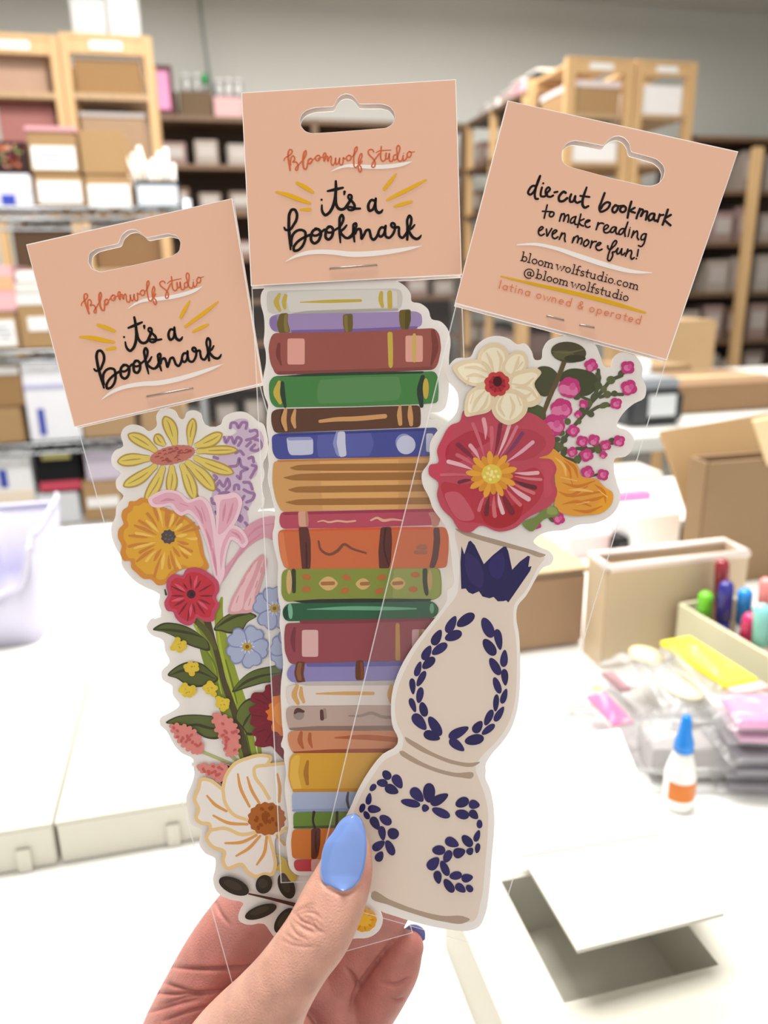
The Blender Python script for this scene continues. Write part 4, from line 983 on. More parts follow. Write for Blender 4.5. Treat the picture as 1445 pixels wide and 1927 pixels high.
# =========================================================== book stack bookmark (middle)
o = pts('G', '80 108 130 93 300 88 900 66 985 70 1050 110 1085 160 1092 212 1150 225 1208 270 1230 335 1290 350 1340 400 1362 480 1352 600 1352 750 1345 880 1320 960 1280 985 1222 992 1215 1030 1280 1035 1320 1070 1325 1200 1330 1500 1320 1650')
o += pts('H', '1260 150 1312 220 1340 320 1345 640 1310 700 1300 760 1262 830 1262 1000 1260 1300 1250 1500 1240 1800')
o += pts('P', '800 1500 790 1600 700 1640') + pts('F', '1000 905 860 897 760 892 722 852 710 780 700 680 715 600 705 480 690 330 700 250 685 150 684 100')
o += pts('H', '145 1760 158 1690 150 1600 145 1500 140 1400 145 1300 158 1190 150 1080 145 1000 132 890 140 800 127 740 120 600 122 480 97 380 85 270 98 210')
o += pts('G', '135 1760 140 1710 112 1560 87 1440 95 1350 86 1270 95 1200 80 1100 82 1000 90 935 62 860 57 740 75 640 73 560 60 500 65 430 60 310 40 230 45 150')
bm2 = bookmark(D2, o, 'die-cut bookmark shaped as a tall stack of colourful books in the middle sleeve', (640, 1620))
b2 = Art(D2, bm2)
BK = []
def book(crop, fillc, st, det):
    b2.begin('printed_book', crop); b2.fill(fillc, st, smooth=(1, 8))
    for d in det:
        if d[0] == 'f': b2.fill(d[1], d[2], smooth=(1, 5))
        elif d[0] == 'F': b2.fill(d[1], d[2], smooth=False)
        elif d[0] == 'l': b2.line(d[1], d[2], d[3])
        elif d[0] == 'e': b2.ell(d[1], *d[2:])
    b2.end()
def R4(x0, y0, x1, y1): m = min(8, (x1 - x0) * .2, (y1 - y0) * .2); return f'{x0+m} {y0} {x1-m} {y0} {x1} {y0+m} {x1} {y1-m} {x1-m} {y1} {x0+m} {y1} {x0} {y1-m} {x0} {y0+m}'
YL = '#c9ae45'
book('G', '#cfcbc2', '82 150 100 138 300 132 980 121 1020 135 1030 190 1018 265 300 292 120 300 88 285 80 220', [
    ('f', '#ddd8d0', '215 150 500 136 850 130 990 140 990 250 500 275 240 288 225 220'), ('f', '#aeaaa2', '245 298 350 278 600 268 1000 260 1000 278 600 292 300 300'),
    ('l', YL, '170 162 148 215 172 275', [20, 38, 22]), ('l', YL, '212 172 202 215 207 258', [26, 32, 22]), ('l', YL, '315 218 500 212 735 206', [6, 22, 20]), ('l', YL, '880 152 876 200 888 248', [26, 34, 22]), ('l', YL, '938 152 940 250', 34)])
book('G', '#a18bb8', '100 322 150 300 700 290 1120 280 1160 300 1166 345 1160 380 1130 395 700 415 240 432 130 425 98 380', [
    ('f', '#7a5f9e', '245 412 700 402 1135 384 1130 404 700 426 260 437'), ('f', '#8b74a8', '105 325 150 306 160 420 120 415 100 380'),
    ('f', '#6b5a1e', '172 296 232 292 226 350 246 428 165 434 150 365'), ('f', '#87743a', '205 300 230 296 222 350 238 425 205 428 198 350'), ('f', '#6b5a1e', '612 302 680 297 682 380 675 430 625 432 612 370'), ('f', '#857235', '618 308 645 304 645 370 650 425 628 425 620 370'), ('f', '#6b5a1e', '1005 272 1085 266 1087 340 1070 410 1040 422 1012 395 1003 330'), ('f', '#54460f', '1045 275 1082 272 1082 340 1065 408 1045 410')])
book('G', '#9a5248', '130 432 400 428 700 424 1250 398 1285 440 1298 540 1275 650 1245 690 700 708 145 725 105 640 92 540 105 470', [
    ('f', '#82423a', '150 700 700 685 1240 665 1235 690 700 712 160 722'), ('f', '#e0a396', R4(225, 470, 346, 652)), ('f', '#e0a396', R4(1048, 450, 1169, 634)),
    ('f', YL, '922 424 958 424 962 560 960 665 945 680 930 665 926 560'), ('l', '#cdae5c', '1110 445 1108 540 1110 628', [22, 30, 20]), ('l', '#7b362f', '166 512 160 580 182 655', [24, 32, 10]), ('l', '#7b362f', '1240 420 1256 530 1228 655', [30, 44, 14])])
book('G', '#43803e', '96 775 130 732 700 720 1250 698 1275 735 1280 830 1275 920 1180 928 700 944 140 952 105 910 96 840', [
    ('f', '#56894f', '450 760 700 740 1000 735 1020 830 1000 900 700 920 440 925 430 840'), ('f', '#203a26', '140 735 400 714 700 704 1180 698 1170 714 700 726 300 736'), ('l', YL, '168 775 150 850 175 918', [24, 46, 24]), ('l', '#22382a', '190 780 194 860 210 945', [26, 34, 20]), ('l', '#203428', '1168 738 1150 830 1160 940', [30, 44, 28]), ('e', YL, 1190, 820, 21, 73)])
book('G', '#5c3822', '112 985 150 962 700 950 1150 935 1156 1010 1152 1090 700 1108 135 1130 112 1060', [
    ('l', '#3e2213', '190 965 182 1040 195 1105', [10, 22, 10]), ('l', '#cf9a62', '212 968 200 1040 216 1108', [24, 38, 20]), ('l', '#cf9a62', '278 970 266 1040 278 1090', [18, 34, 18]), ('l', '#cf9a62', '452 1048 560 1035 700 1030 905 1012', [22, 34, 32]), ('l', '#cf9a62', '1010 942 1006 1000 1012 1066', [18, 34, 28]), ('l', '#cf9a62', '1080 945 1082 1010 1088 1070', [22, 38, 26])])
book('G', '#434a94', '115 1150 160 1130 700 1112 1270 1090 1278 1180 1275 1270 1200 1295 700 1302 150 1314 120 1260', [
    ('f', '#565ca4', '440 1130 600 1118 800 1112 830 1200 800 1290 440 1300 430 1210'), ('f', '#32387c', '160 1140 700 1118 1260 1098 1260 1112 700 1132 165 1152'), ('f', '#c3c6dc', '218 1160 300 1158 390 1157 405 1180 405 1278 330 1284 245 1284 228 1250'), ('f', '#8f95c6', '222 1160 390 1157 402 1178 300 1180 230 1182'),
    ('f', '#8a90c4', '565 1118 580 1112 585 1200 590 1300 565 1280 540 1200'), ('f', '#c9cbe0', '578 1118 628 1118 630 1200 638 1290 590 1300 568 1200'), ('e', '#8d93c6', 1038, 1196, 60, 62), ('e', '#c5c8de', 1052, 1212, 66, 66), ('f', '#c3c6dc', R4(1192, 1132, 1242, 1262))])
book('G', '#cf9c60', '130 1325 700 1305 1290 1290 1290 1662 700 1665 185 1680 145 1600 120 1480 122 1380', [
    ('f', '#dba765', '450 1310 1000 1300 1000 1660 470 1668'), ('f', '#c17c3c', '150 1318 700 1304 1285 1290 1285 1302 700 1318 160 1332')] +
    [('f', '#9d6a32', s) for s in ('235 1372 300 1352 500 1345 1285 1338 1285 1390 500 1393 280 1390', '188 1440 300 1415 500 1408 1285 1402 1285 1455 500 1462 260 1460', '222 1525 300 1503 500 1498 1285 1487 1285 1535 500 1545 280 1545', '203 1612 300 1592 500 1586 1285 1578 1285 1625 500 1632 280 1632')])
book('H', '#b5475c', '135 150 150 124 700 112 1230 100 1255 160 1245 215 700 232 150 242 130 195', [
    ('f', '#9c2f4c', '150 126 700 112 1190 102 1180 122 700 132 160 146'), ('f', '#d3a087', '262 120 328 117 335 170 335 226 268 228'), ('f', '#b9826c', '312 120 330 118 336 225 318 226'), ('f', '#c3867a', '1165 128 1210 122 1250 150 1244 222 1195 228 1190 170'), ('l', '#e0ab94', '400 192 440 185 470 194 540 186 600 192 662 186', [8, 14, 12]), ('l', '#e0ab94', '770 182 815 165 850 182 920 176 985 182', [12, 20, 10])])
book('H', '#cb6a3c', '122 265 150 246 700 236 1290 228 1312 290 1312 400 1300 505 1270 516 700 520 170 520 140 440 125 340', [
    ('f', '#d4562e', '152 248 700 232 1195 226 1180 248 700 250 320 258 180 262'), ('f', '#d67d4e', '125 268 160 262 175 380 200 515 170 515 140 430'), ('f', '#5e2c26', '265 230 332 228 350 320 352 450 348 525 290 527 280 420'), ('l', '#3f1a18', '318 340 322 430 322 510', [8, 14, 10]), ('f', '#5e2c26', '838 230 912 227 918 330 910 470 895 522 828 522 822 400'), ('l', '#3f1a18', '872 240 862 380 895 495', [14, 12, 8]), ('f', '#5c322c', '1205 234 1248 232 1254 330 1238 450 1215 515 1175 515 1198 420 1208 320'),
    ('l', '#7a4634', '405 328 420 385 480 420 540 392 582 350 640 380 735 410', [14, 18, 22, 18, 14]), ('l', '#a4654a', '1098 372 1150 374', 28), ('l', '#a4654a', '1082 405 1150 405', 28), ('l', '#a4654a', '1115 355 1150 355', 14)])
book('H', '#848f38', '147 555 172 522 700 518 1250 514 1264 600 1262 710 1200 742 700 726 175 752 145 700', [
    ('f', '#949c4c', '930 520 1240 518 1258 600 1250 715 1190 735 920 725'), ('f', '#373a24', '215 520 247 520 248 610 247 690 222 692 217 610'), ('e', '#cfab76', 200, 612, 20, 85), ('f', '#3a3826', '1130 518 1165 516 1162 610 1174 695 1160 714 1142 690 1130 610'), ('e', '#c79c6c', 1182, 600, 16, 72)] +
    [('f', '#d3ad70', f'{x-w} {y} {x-w*.5} {y-h*.75} {x} {y-h} {x+w*.5} {y-h*.75} {x+w} {y} {x+w*.5} {y+h*.75} {x} {y+h} {x-w*.5} {y+h*.75}') for x, y, w, h in ((473, 623, 72, 52), (715, 626, 57, 42), (958, 622, 58, 46))] +
    [('l', '#a46e38', s, 26) for s in ('432 623 508 621', '705 625 752 623', '930 622 985 618')] +
    [('e', '#b86a36', x, y, 32, 20, r) for x, y, r in ((322, 578, 15), (320, 662, 0), (600, 580, 20), (590, 672, -10), (845, 580, -15), (828, 674, -20), (1080, 562, 0), (1065, 664, 0))])
book('H', '#275c3c', '155 800 190 762 700 748 1200 745 1242 785 1240 832 1200 865 700 876 180 886 155 850', [
    ('f', '#262c20', '220 745 400 732 700 728 1195 730 1185 748 700 756 300 760'), ('l', '#6aa886', '325 803 600 795 900 797 1085 798', [4, 26, 24, 10]), ('e', '#7ab493', 208, 816, 17, 55, -4), ('e', '#6fa283', 1195, 796, 15, 36), ('f', '#15402a', '160 805 185 775 195 820 195 878 172 872 158 840')])
book('H', '#93444c', '175 900 700 880 1245 866 1262 1160 700 1166 205 1186 170 1100 165 985', [
    ('f', '#7f343e', '270 880 700 872 1230 862 1230 880 700 900 280 905'), ('f', '#d8adaa', R4(289, 946, 403, 1134)), ('f', '#bb8b48', '942 905 956 896 970 905 976 1160 940 1160'), ('f', '#cfa3a4', R4(1056, 942, 1170, 1075)), ('f', '#b08850', R4(1104, 942, 1128, 1070)), ('l', '#77303c', '238 935 226 1010 236 1095', [20, 34, 16])])
book('H', '#8a82b6', '185 1235 215 1186 700 1172 1150 1165 1150 1290 700 1300 215 1312 185 1275', [
    ('f', '#655e9c', '315 1180 700 1168 1140 1160 1140 1195 700 1202 325 1204'), ('f', '#66351c', '250 1168 312 1165 305 1220 300 1260 316 1315 255 1315 234 1250'), ('f', '#8a5836', '262 1175 290 1172 280 1240 290 1300 262 1300 248 1245'), ('f', '#66351c', '668 1158 718 1158 724 1230 720 1296 664 1297 660 1230'), ('l', '#87451e', '705 1180 708 1280', 18)])
book('H', '#dbd0c9', '182 1340 320 1312 700 1304 1150 1300 1150 1472 700 1472 210 1476 182 1425', [
    ('f', '#bdb3b0', '230 1318 330 1306 700 1302 1150 1298 1150 1332 700 1334 320 1336'), ('l', '#cfa062', '256 1336 236 1400 262 1458', [26, 40, 26]), ('l', '#cfa062', '284 1350 284 1400 302 1448', [20, 32, 22]), ('l', '#cfa062', '390 1391 600 1388 785 1389', [10, 26, 24]), ('l', '#cfa062', '912 1338 902 1395 912 1450', [26, 36, 26])])
book('H', '#b8a094', '180 1490 230 1478 1150 1470 1150 1645 200 1645 178 1560', [
    ('f', '#8a6f64', '195 1630 400 1616 1150 1612 1150 1642 400 1650 205 1645'), ('e', '#93847c', 268, 1540, 38, 34), ('l', '#55332e', '240 1525 255 1508 300 1515', [18, 32, 18]), ('l', '#9b8378', '446 1505 450 1555', 26), ('l', '#55332e', '426 1512 430 1565', [24, 28]), ('l', '#98837a', '615 1545 700 1545 770 1525 850 1552 1000 1550', [8, 22, 22, 22])])
book('H', '#cb885f', '190 1662 240 1648 1150 1650 1150 1775 220 1803 192 1730', [
    ('f', '#944422', '215 1795 500 1778 1150 1770 1150 1800 500 1806 240 1806'), ('l', '#ad5c34', '284 1662 276 1720 296 1768', [22, 36, 18]), ('l', '#ad5c34', '345 1672 344 1720 360 1765', [22, 28, 12]), ('l', '#ad5c34', '520 1698 700 1694 1000 1716', [10, 34, 34])])
book('F', '#cf9d2a', '720 160 745 126 1330 122 1400 200 1400 365 740 368 712 280', [('f', '#dcb04a', '730 170 760 135 790 140 775 250 800 355 745 360 722 280'), ('f', '#bf8420', '740 352 1400 345 1400 370 740 372'), ('l', '#a56d1e', '836 178 826 250 834 318', [18, 32, 22])])
book('F', '#a4b0cc', '738 372 1140 370 1320 370 1320 490 738 492', [('f', '#8c9ac0', '738 480 1320 470 1320 494 738 496'), ('l', '#4c4a58', '1092 375 1086 420 1096 470', [14, 18, 14])])
book('F', '#67862c', '745 500 1000 497 1320 500 1320 590 745 600', [('f', '#42541c', '745 588 1320 574 1320 592 745 602'), ('l', '#2e2414', '876 500 870 550 882 600', [20, 14, 18]), ('l', '#2e2414', '1022 500 1020 590', 18)])
book('F', '#cb7526', '740 608 1000 600 1300 600 1300 795 870 797 738 792 731 690', [('f', '#602a1a', '858 604 918 600 916 700 905 770 890 796 858 796'), ('l', '#3c150e', '888 620 886 700 892 760', [10, 14, 8])])
book('F', '#b93a44', '752 800 858 796 1200 796 1200 870 765 873 748 840', [('f', '#cfa09a', R4(858, 796, 1100, 872))])
# =========================================================== vase bookmark (right)
o = pts('I', '185 238 230 190 310 182 340 122 400 76 470 65 530 84 570 112 610 106 650 150 668 198 703 195 712 140 740 92 800 70 880 62 950 76 1000 110 1032 180 1060 238 1088 236 1102 190 1130 162 1180 158 1240 190 1265 240 1262 290 1285 350 1275 410 1220 440 1190 462 1140 520 1122 566 1180 590 1215 630 1210 690 1170 735 1112 746 1106 800 1122 880 1142 940 1130 1010 1080 1070 1000 1105 900 1116 850 1140 745 1152 680 1180')
o += pts('J', '1155 148 1200 188 1270 220 1298 262 1280 310 1222 336 1180 400 1100 540 1042 610 1032 690 1050 800 1060 1000 1060 1150 1040 1350 990 1500 920 1600 850 1680 812 1760')
o += pts('K', '1182 240 1177 290 1210 370 1236 480 1246 620 1226 900 1206 1150 1172 1340 1130 1420 1050 1452 900 1442 700 1402 500 1342 380 1300 310 1252 240 1150 160 900 110 620 150 540 210 400 290 260 400 122')
o += pts('J', '180 1602 186 1560 150 1480 135 1350 150 1200 200 1060 280 920 400 760 480 660 538 570 540 505 580 470 576 350 560 200 535 60')
o += pts('I', '150 1090 100 1020 80 960 45 890 40 830 82 762 86 660 120 600 190 540 232 490 238 380 180 300 174 258')
bm3 = bookmark(D3, o, 'die-cut bookmark shaped as a white vase of flowers in the front right sleeve', (820, 1700))
v = Art(D3, bm3)
v.begin('printed_vase', 'J'); CRM = '#dfcfc0'
v.fill(CRM, pts('J', '605 70 700 100 900 165 1100 225 1235 262 1190 330 1100 500 1020 600 1010 700 1030 850 1035 1100 1020 1300 960 1480 880 1590 790 1680 740 1760') + pts('K', '1130 310 1170 420 1195 540 1195 700 1175 950 1140 1240 1090 1375 1000 1390 850 1375 650 1320 450 1250 330 1190 250 1000 190 760 175 600 230 440 320 290 420 160') +
       pts('J', '210 1640 225 1560 180 1450 165 1330 185 1200 240 1060 330 900 440 750 540 620 610 520 620 440 622 250'))
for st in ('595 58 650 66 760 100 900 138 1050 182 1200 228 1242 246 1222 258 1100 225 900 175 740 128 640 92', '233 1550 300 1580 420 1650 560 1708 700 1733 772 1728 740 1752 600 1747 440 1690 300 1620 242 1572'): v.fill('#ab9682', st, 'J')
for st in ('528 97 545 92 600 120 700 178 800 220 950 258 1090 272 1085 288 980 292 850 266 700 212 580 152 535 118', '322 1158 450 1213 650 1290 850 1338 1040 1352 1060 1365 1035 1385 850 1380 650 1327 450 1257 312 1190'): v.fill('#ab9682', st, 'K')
v.end()
NV, NV2 = '#1e1450', '#30245f'
v.begin('printed_crown', 'J'); v.fill(NV, '640 180 660 240 690 150 705 142 735 175 800 310 860 250 940 185 960 185 975 220 1003 350 1060 290 1115 250 1130 255 1118 330 1142 325 1130 360 975 585 960 570 940 575 900 577 870 545 840 555 790 542 765 505 720 525 690 512 670 485 638 488 632 300', smooth=False)
v.fill(NV2, '680 230 720 250 800 400 780 480 700 430 670 340'); v.fill('#2a1f64', '840 300 930 230 950 330 900 420 860 400'); v.end()
WR = [(670, 710, 75, 38, -35), (567, 742, 68, 32, -62), (582, 823, 65, 36, -22), (464, 835, 62, 32, -62), (483, 917, 66, 32, -35), (392, 945, 58, 30, -62), (405, 1018, 58, 32, -42), (330, 1060, 56, 23, -72), (352, 1130, 62, 24, -62), (290, 1185, 58, 22, 85), (342, 1248, 58, 26, -80), (292, 1320, 54, 22, 70), (368, 1350, 54, 30, 75), (340, 1440, 72, 38, 50), (450, 1470, 80, 36, 58), (428, 1540, 62, 34, 20),
      (827, 765, 78, 40, 65), (905, 850, 76, 28, 80), (840, 905, 70, 38, 55), (945, 985, 62, 27, -85), (880, 1043, 70, 32, 60), (950, 1120, 60, 25, 85), (895, 1178, 62, 26, 70), (945, 1255, 56, 22, -72), (887, 1303, 62, 21, -85), (910, 1383, 62, 24, -58), (835, 1408, 62, 26, -65), (757, 1475, 50, 32, -55), (832, 1493, 58, 24, -38), (620, 1515, 80, 34, -28), (732, 1567, 70, 38, -12), (607, 1605, 66, 32, 38)]
def leaves(name, c, L):
    v.begin(name, c)
    for i, e in enumerate(L): v.ell((NV, '#281c5c', '#241858')[i % 3], *e, n=26, point=.28 if i % 2 else -.1)
    v.end()
leaves('printed_wreath', 'J', WR)
leaves('printed_scroll', 'K', [(432, 275, 40, 32, 50), (515, 325, 58, 36, 60), (398, 335, 42, 30, 5), (470, 385, 55, 36, 25), (328, 370, 32, 22, -50), (297, 455, 45, 22, -80), (247, 525, 36, 22, -70), (338, 533, 50, 30, 5), (280, 578, 34, 22, 60), (345, 640, 55, 32, 60), (423, 615, 52, 34, 35), (398, 715, 55, 28, 80), (480, 717, 45, 42, 40), (372, 808, 55, 32, -35), (457, 825, 62, 32, 65), (378, 890, 42, 30, -60)])
leaves('printed_folk_flower', 'K', [(752, 410, 74, 46, -90), (662, 425, 66, 40, 48), (612, 487, 75, 30, 12), (830, 458, 76, 36, -30), (842, 560, 74, 33, 24), (725, 525, 28, 28, 0)])
leaves('printed_scroll', 'K', [(1002, 482, 54, 38, -25), (1093, 498, 42, 34, 10), (1002, 572, 54, 36, 15), (1090, 575, 42, 30, 45), (1133, 645, 33, 22, 90), (1115, 735, 46, 22, -70), (1040, 773, 54, 34, 48), (925, 785, 56, 36, 25), (825, 843, 50, 37, 0), (980, 862, 48, 38, -20), (892, 890, 50, 32, -65), (1062, 850, 30, 26, -50), (1118, 828, 38, 20, -80), (785, 943, 58, 40, -48), (870, 980, 62, 30, 65), (818, 1048, 50, 30, 80), (953, 1035, 48, 32, -10), (1040, 1053, 44, 32, -10), (902, 1112, 60, 32, 55), (990, 1130, 46, 30, 38), (1057, 1132, 32, 25, 45)])
# bouquet
v.begin('printed_olive_leaves', 'I')
v.fill('#47492a', '690 238 750 238 800 290 790 350 720 402 655 340'); v.fill('#424625', '795 300 850 252 930 250 1000 280 1015 340 970 392 890 392 830 340'); v.fill('#4e5a2c', '605 492 680 448 720 468 712 560 640 530')
v.line('#5f4f2c', '832 205 800 290 760 380 690 560', [26, 26, 26, 20])
v.ell('#4a4527', 855, 156, 98, 58, 6); v.ell('#5f5a36', 830, 172, 60, 26, 6); v.ell('#36331c', 890, 190, 60, 20, 0); v.line('#6e6840', '765 152 850 158 940 140', [4, 10, 4])
v.end()
v.begin('printed_heather', 'I'); HG = '#4d5233'
for st, w_ in (('1020 255 1022 330 1000 395 950 485 890 560 830 640 785 720', 20), ('1150 285 1090 312 1040 372 985 430', 20), ('1155 390 1080 390 1030 405', 18), ('1080 450 1030 455 960 495', 18), ('900 690 1000 690 1100 650', 18), ('830 740 910 765', 18), ('940 850 1040 830', 14), ('720 1060 800 1075', 18), ('860 360 920 400 970 420', 14)): v.line(HG, st, w_)
rr = random.Random(9)
for x, y in ((1150, 270), (1090, 310), (1020, 290), (1018, 340), (1050, 360), (1000, 400), (1070, 390), (1110, 385), (1052, 450), (980, 500), (965, 440), (930, 480), (912, 540), (850, 540), (860, 600), (830, 640), (810, 600), (800, 680), (830, 710), (905, 750), (880, 770), (940, 690), (985, 700), (1000, 660), (930, 720), (1020, 690), (1095, 650), (760, 1070), (900, 400), (790, 640)):
    v.ell(HG if rr.random() > .3 else '#5d6238', x, y, rr.uniform(16, 32), rr.uniform(14, 24), rr.uniform(0, 180), n=16)
for x, y, r in ((980, 228, 38), (1183, 240, 40), (1190, 352, 46), (1118, 440, 34), (860, 352, 60), (938, 442, 26), (815, 470, 60), (772, 560, 62), (908, 500, 22), (880, 592, 36), (930, 650, 34), (995, 643, 34), (1060, 672, 32), (1135, 648, 34), (875, 710, 30), (955, 727, 38), (1048, 725, 22), (960, 822, 38), (1045, 836, 34), (755, 612, 30), (800, 1080, 35), (680, 1115, 24)):
    big = r > 50
    for i in range(4 if not big else 6):
        t = i * (6.28 / (4 if not big else 6)) + r; v.ell('#c03076', x + r * .42 * math.cos(t), y + r * .42 * math.sin(t), r * .62, r * .58, 0, n=16)
    for i in range(1 if not big else 3): v.ell('#da76a4', x - r * .1 + (i - (1 if big else 0)) * r * .45 + rr.uniform(-4, 4), y + r * .22 + rr.uniform(-6, 6), r * .5, r * .42, rr.uniform(0, 90), n=16)
    if r > 28: v.ell('#cf5590', x + r * .28, y - r * .1, r * .3, r * .36, 20, n=14)
v.end()
v.begin('printed_ranunculus', 'I')
v.fill('#dc9a34', '680 745 760 688 830 740 905 785 922 838 1012 862 1062 910 1097 932 1097 990 1050 1042 950 1062 860 1062 780 1022 785 930 778 860 770 790')
for st in ('800 760 850 790 870 850', '830 750 890 800 905 850', '800 930 850 950 960 900', '820 880 900 900 1000 870', '870 960 960 940 1040 930', '820 1000 900 985 980 1010', '880 1030 960 1040 1040 1010', '1000 890 1050 930 1060 990', '930 980 1010 970 1060 950', '860 840 880 900'): v.line('#c97820', st, [4, 18, 6])
for st in ('780 740 830 790 840 840', '810 850 900 870', '860 920 930 920 990 930', '900 1000 970 985', '1020 920 1070 960'): v.line('#ebb964', st, [4, 16, 6])
v.end()
v.begin('printed_green_leaf', 'I'); v.fill('#758440', '598 1112 680 1062 740 1010 790 1018 802 1055 720 1082 640 1150 625 1140'); v.fill('#8f9c52', '740 1015 785 1022 795 1048 735 1050'); v.end()
v.begin('printed_poppy', 'I')
pop = '272 480 340 505 440 480 480 552 560 545 620 490 700 522 760 590 780 660 745 722 690 742 760 752 788 800 772 860 792 930 760 1000 690 1042 620 1080 560 1130 470 1152 360 1120 310 1155 250 1142 208 1080 150 1020 125 950 132 880 80 832 85 782 130 770 125 700 150 640 202 560 250 540'
v.fill('#bb4658', pop)
v.fill('#ad2c40', '250 620 330 590 420 640 330 700 260 760 180 760 175 690'); v.fill('#b03a4c', '470 600 580 580 680 600 730 660 690 720 560 760 470 740')
v.fill('#b4303f', '150 880 260 890 380 870 560 830 680 800 720 860 700 960 600 1060 480 1135 360 1105 250 1090 180 1000'); v.fill('#a81c28', '370 1010 480 1020 600 1000 580 1080 480 1130 390 1100'); v.fill('#c24a5c', '690 770 750 770 770 810 755 870 770 930 730 960 715 880 720 820'); v.fill('#c35866', '230 930 300 1000 330 1080 260 1090 190 1010 170 940')
P0 = (428, 835)
for ang, r0, r1, c_, w_ in ((-100, 200, 310, '#dfa0a8', 26), (-92, 120, 260, '#c96472', 24), (-82, 110, 280, '#7e2338', 26), (-72, 110, 290, '#e3b3ba', 22), (-64, 110, 300, '#cf7784', 20), (-55, 110, 285, '#7c3560', 24), (-40, 110, 290, '#dda2b0', 24), (-112, 110, 300, '#c96472', 22), (-128, 110, 200, '#dfa0a8', 26), (-140, 110, 250, '#7e2338', 28), (-152, 110, 220, '#c9606e', 24), (-165, 110, 250, '#e3b0b6', 26), (178, 110, 280, '#c9606e', 18), (165, 110, 185, '#6e2030', 22), (-4, 130, 255, '#e0b0b4', 24), (4, 130, 275, '#cf7c86', 18), (15, 130, 250, '#5e2028', 28), (22, 120, 255, '#cf6c74', 22), (32, 110, 245, '#dfaeb4', 30), (45, 110, 230, '#cf6c74', 24), (60, 115, 235, '#7a1c28', 40), (72, 110, 220, '#e0b6bc', 26), (84, 120, 230, '#cf6c74', 26), (96, 120, 220, '#6e2028', 28), (108, 120, 210, '#cf707a', 22)):
    t = math.radians(ang); q = [(780 + .3391 * (P0[0] + r * math.cos(t + d)), 610 + .3391 * (P0[1] + r * math.sin(t + d))) for r, d in ((r0, 0), ((r0 + r1) / 2, .04), (r1, .03))]
    v.line(c_, q, [4, w_ * .8, w_ * .9])
for i in range(18): t = i * 20 + 5; v.petal('#e0a032' if i % 2 else '#d38f24', None, (428 + 40 * math.cos(math.radians(t)), 835 + 40 * math.sin(math.radians(t))), (428 + (145 if i % 2 else 120) * math.cos(math.radians(t)), 835 + (132 if i % 2 else 112) * math.sin(math.radians(t))), 34)
v.ell('#dcc24a', 428, 832, 56, 54)
for i in range(10): t = i * 2.4; r = 9 * i ** .75 / 1.1; v.ell('#ecdc8c', 428 + r * math.cos(t), 832 + r * math.sin(t), 9, 9, n=12)
v.end()
v.begin('printed_daffodil', 'I'); DO, DI = '#ddcaa8', '#ebe0c6'
for st in ('350 215 358 155 430 105 490 118 525 180 505 260 440 295 395 260', '520 175 560 150 612 160 628 225 600 268 520 295 485 262', '212 235 260 208 400 215 435 290 405 332 290 332 248 300', '520 290 620 248 680 245 702 262 665 330 705 425 640 462 560 422 515 372', '285 512 278 440 298 380 360 340 425 350 445 420 420 480 340 505', '440 420 428 480 460 530 520 560 570 542 625 482 615 400 540 358 478 368'):
    v.fill(DO, st); p = pts('I', st); cx = sum(q[0] for q in p) / len(p); cy = sum(q[1] for q in p) / len(p)
    v.fill(DI, [(cx + (x - cx) * .74, cy + (y - cy) * .74) for x, y in p])
for st in ('440 270 420 200 400 160', '470 260 480 190 460 150', '545 275 570 220 580 180', '570 250 600 210', '400 300 330 280 290 290', '410 270 340 240 280 240', '540 330 610 340 660 300', '560 370 620 400 650 380', '560 350 640 360 680 410', '390 370 340 430 320 480', '410 390 390 450 350 490', '330 380 310 440', '490 400 470 460 500 510', '530 400 550 460 530 520', '570 400 590 450', '290 340 300 300'): v.line(DO, st, [6, 18, 8])
for i in range(8): t = i * .785 + .3; v.ell('#b73f42', 458 + 46 * math.cos(t), 332 + 46 * math.sin(t), 27, 25, n=18)
v.ell('#a32c34', 458, 332, 46, 44)
for i in range(8): t = i * .785 + .3; v.line('#8a2630', [(780 + .3391 * (458 + r * math.cos(t)), 610 + .3391 * (332 + r * math.sin(t))) for r in (26, 44)], 10, smooth=False)
v.ell('#471c1e', 460, 318, 25, 28); v.end()
# =========================================================== header cards, sleeves, lettering
cornB = [(454, 174), (858, 149), (869, 517), (472, 538)]; cornA = [(49, 460), (437, 373), (494, 722), (139, 804)]; cornC = [(955, 189), (1389, 285), (1255, 677), (856, 571)]
holeB = pts('ha', '60 440 90 360 150 305 260 268 400 258 515 252 540 225 572 150 630 95 700 78 770 95 830 150 868 218 1000 218 1180 216 1290 250 1350 330 1362 420 1320 500 1240 548 900 575 500 605 230 622 140 595 85 530')
holeA = pts('A', '378 400 385 350 420 325 480 310 550 295 565 250 600 220 640 213 680 235 705 263 830 238 880 250 903 290 895 340 850 370 650 415 450 457 400 440')
holeC = pts('hc', '105 330 120 240 180 175 260 150 420 175 605 212 650 150 720 105 790 95 860 125 910 190 925 285 1100 330 1230 370 1300 430 1328 500 1310 590 1250 660 1170 690 1080 685 700 600 300 490 170 455 115 400')
pkA, cardA = package(D1, cornA, holeA, [(145, 795), (488, 715), (776, 1755), (437, 1850)], 'clear sleeve with pink header card at left, tilted to the left, lowest card', [[(276, 746), (362, 730)]],
                     [[(145, 800), (437, 1850), 2.2], [(488, 722), (776, 1755), 2], [(437, 1850), (776, 1755), 1.6]])
pkB, cardB = package(D2, cornB, holeB, [(474, 530), (866, 512), (910, 1645), (529, 1661)], 'clear sleeve with pink header card in the middle, highest card of the three', [[(620.6, 505), (709, 498)]],
                     [[(474, 538), (529, 1661), 2.2], [(867, 517), (910, 1645), 2.2], [(529, 1661), (910, 1645), 1.6]])
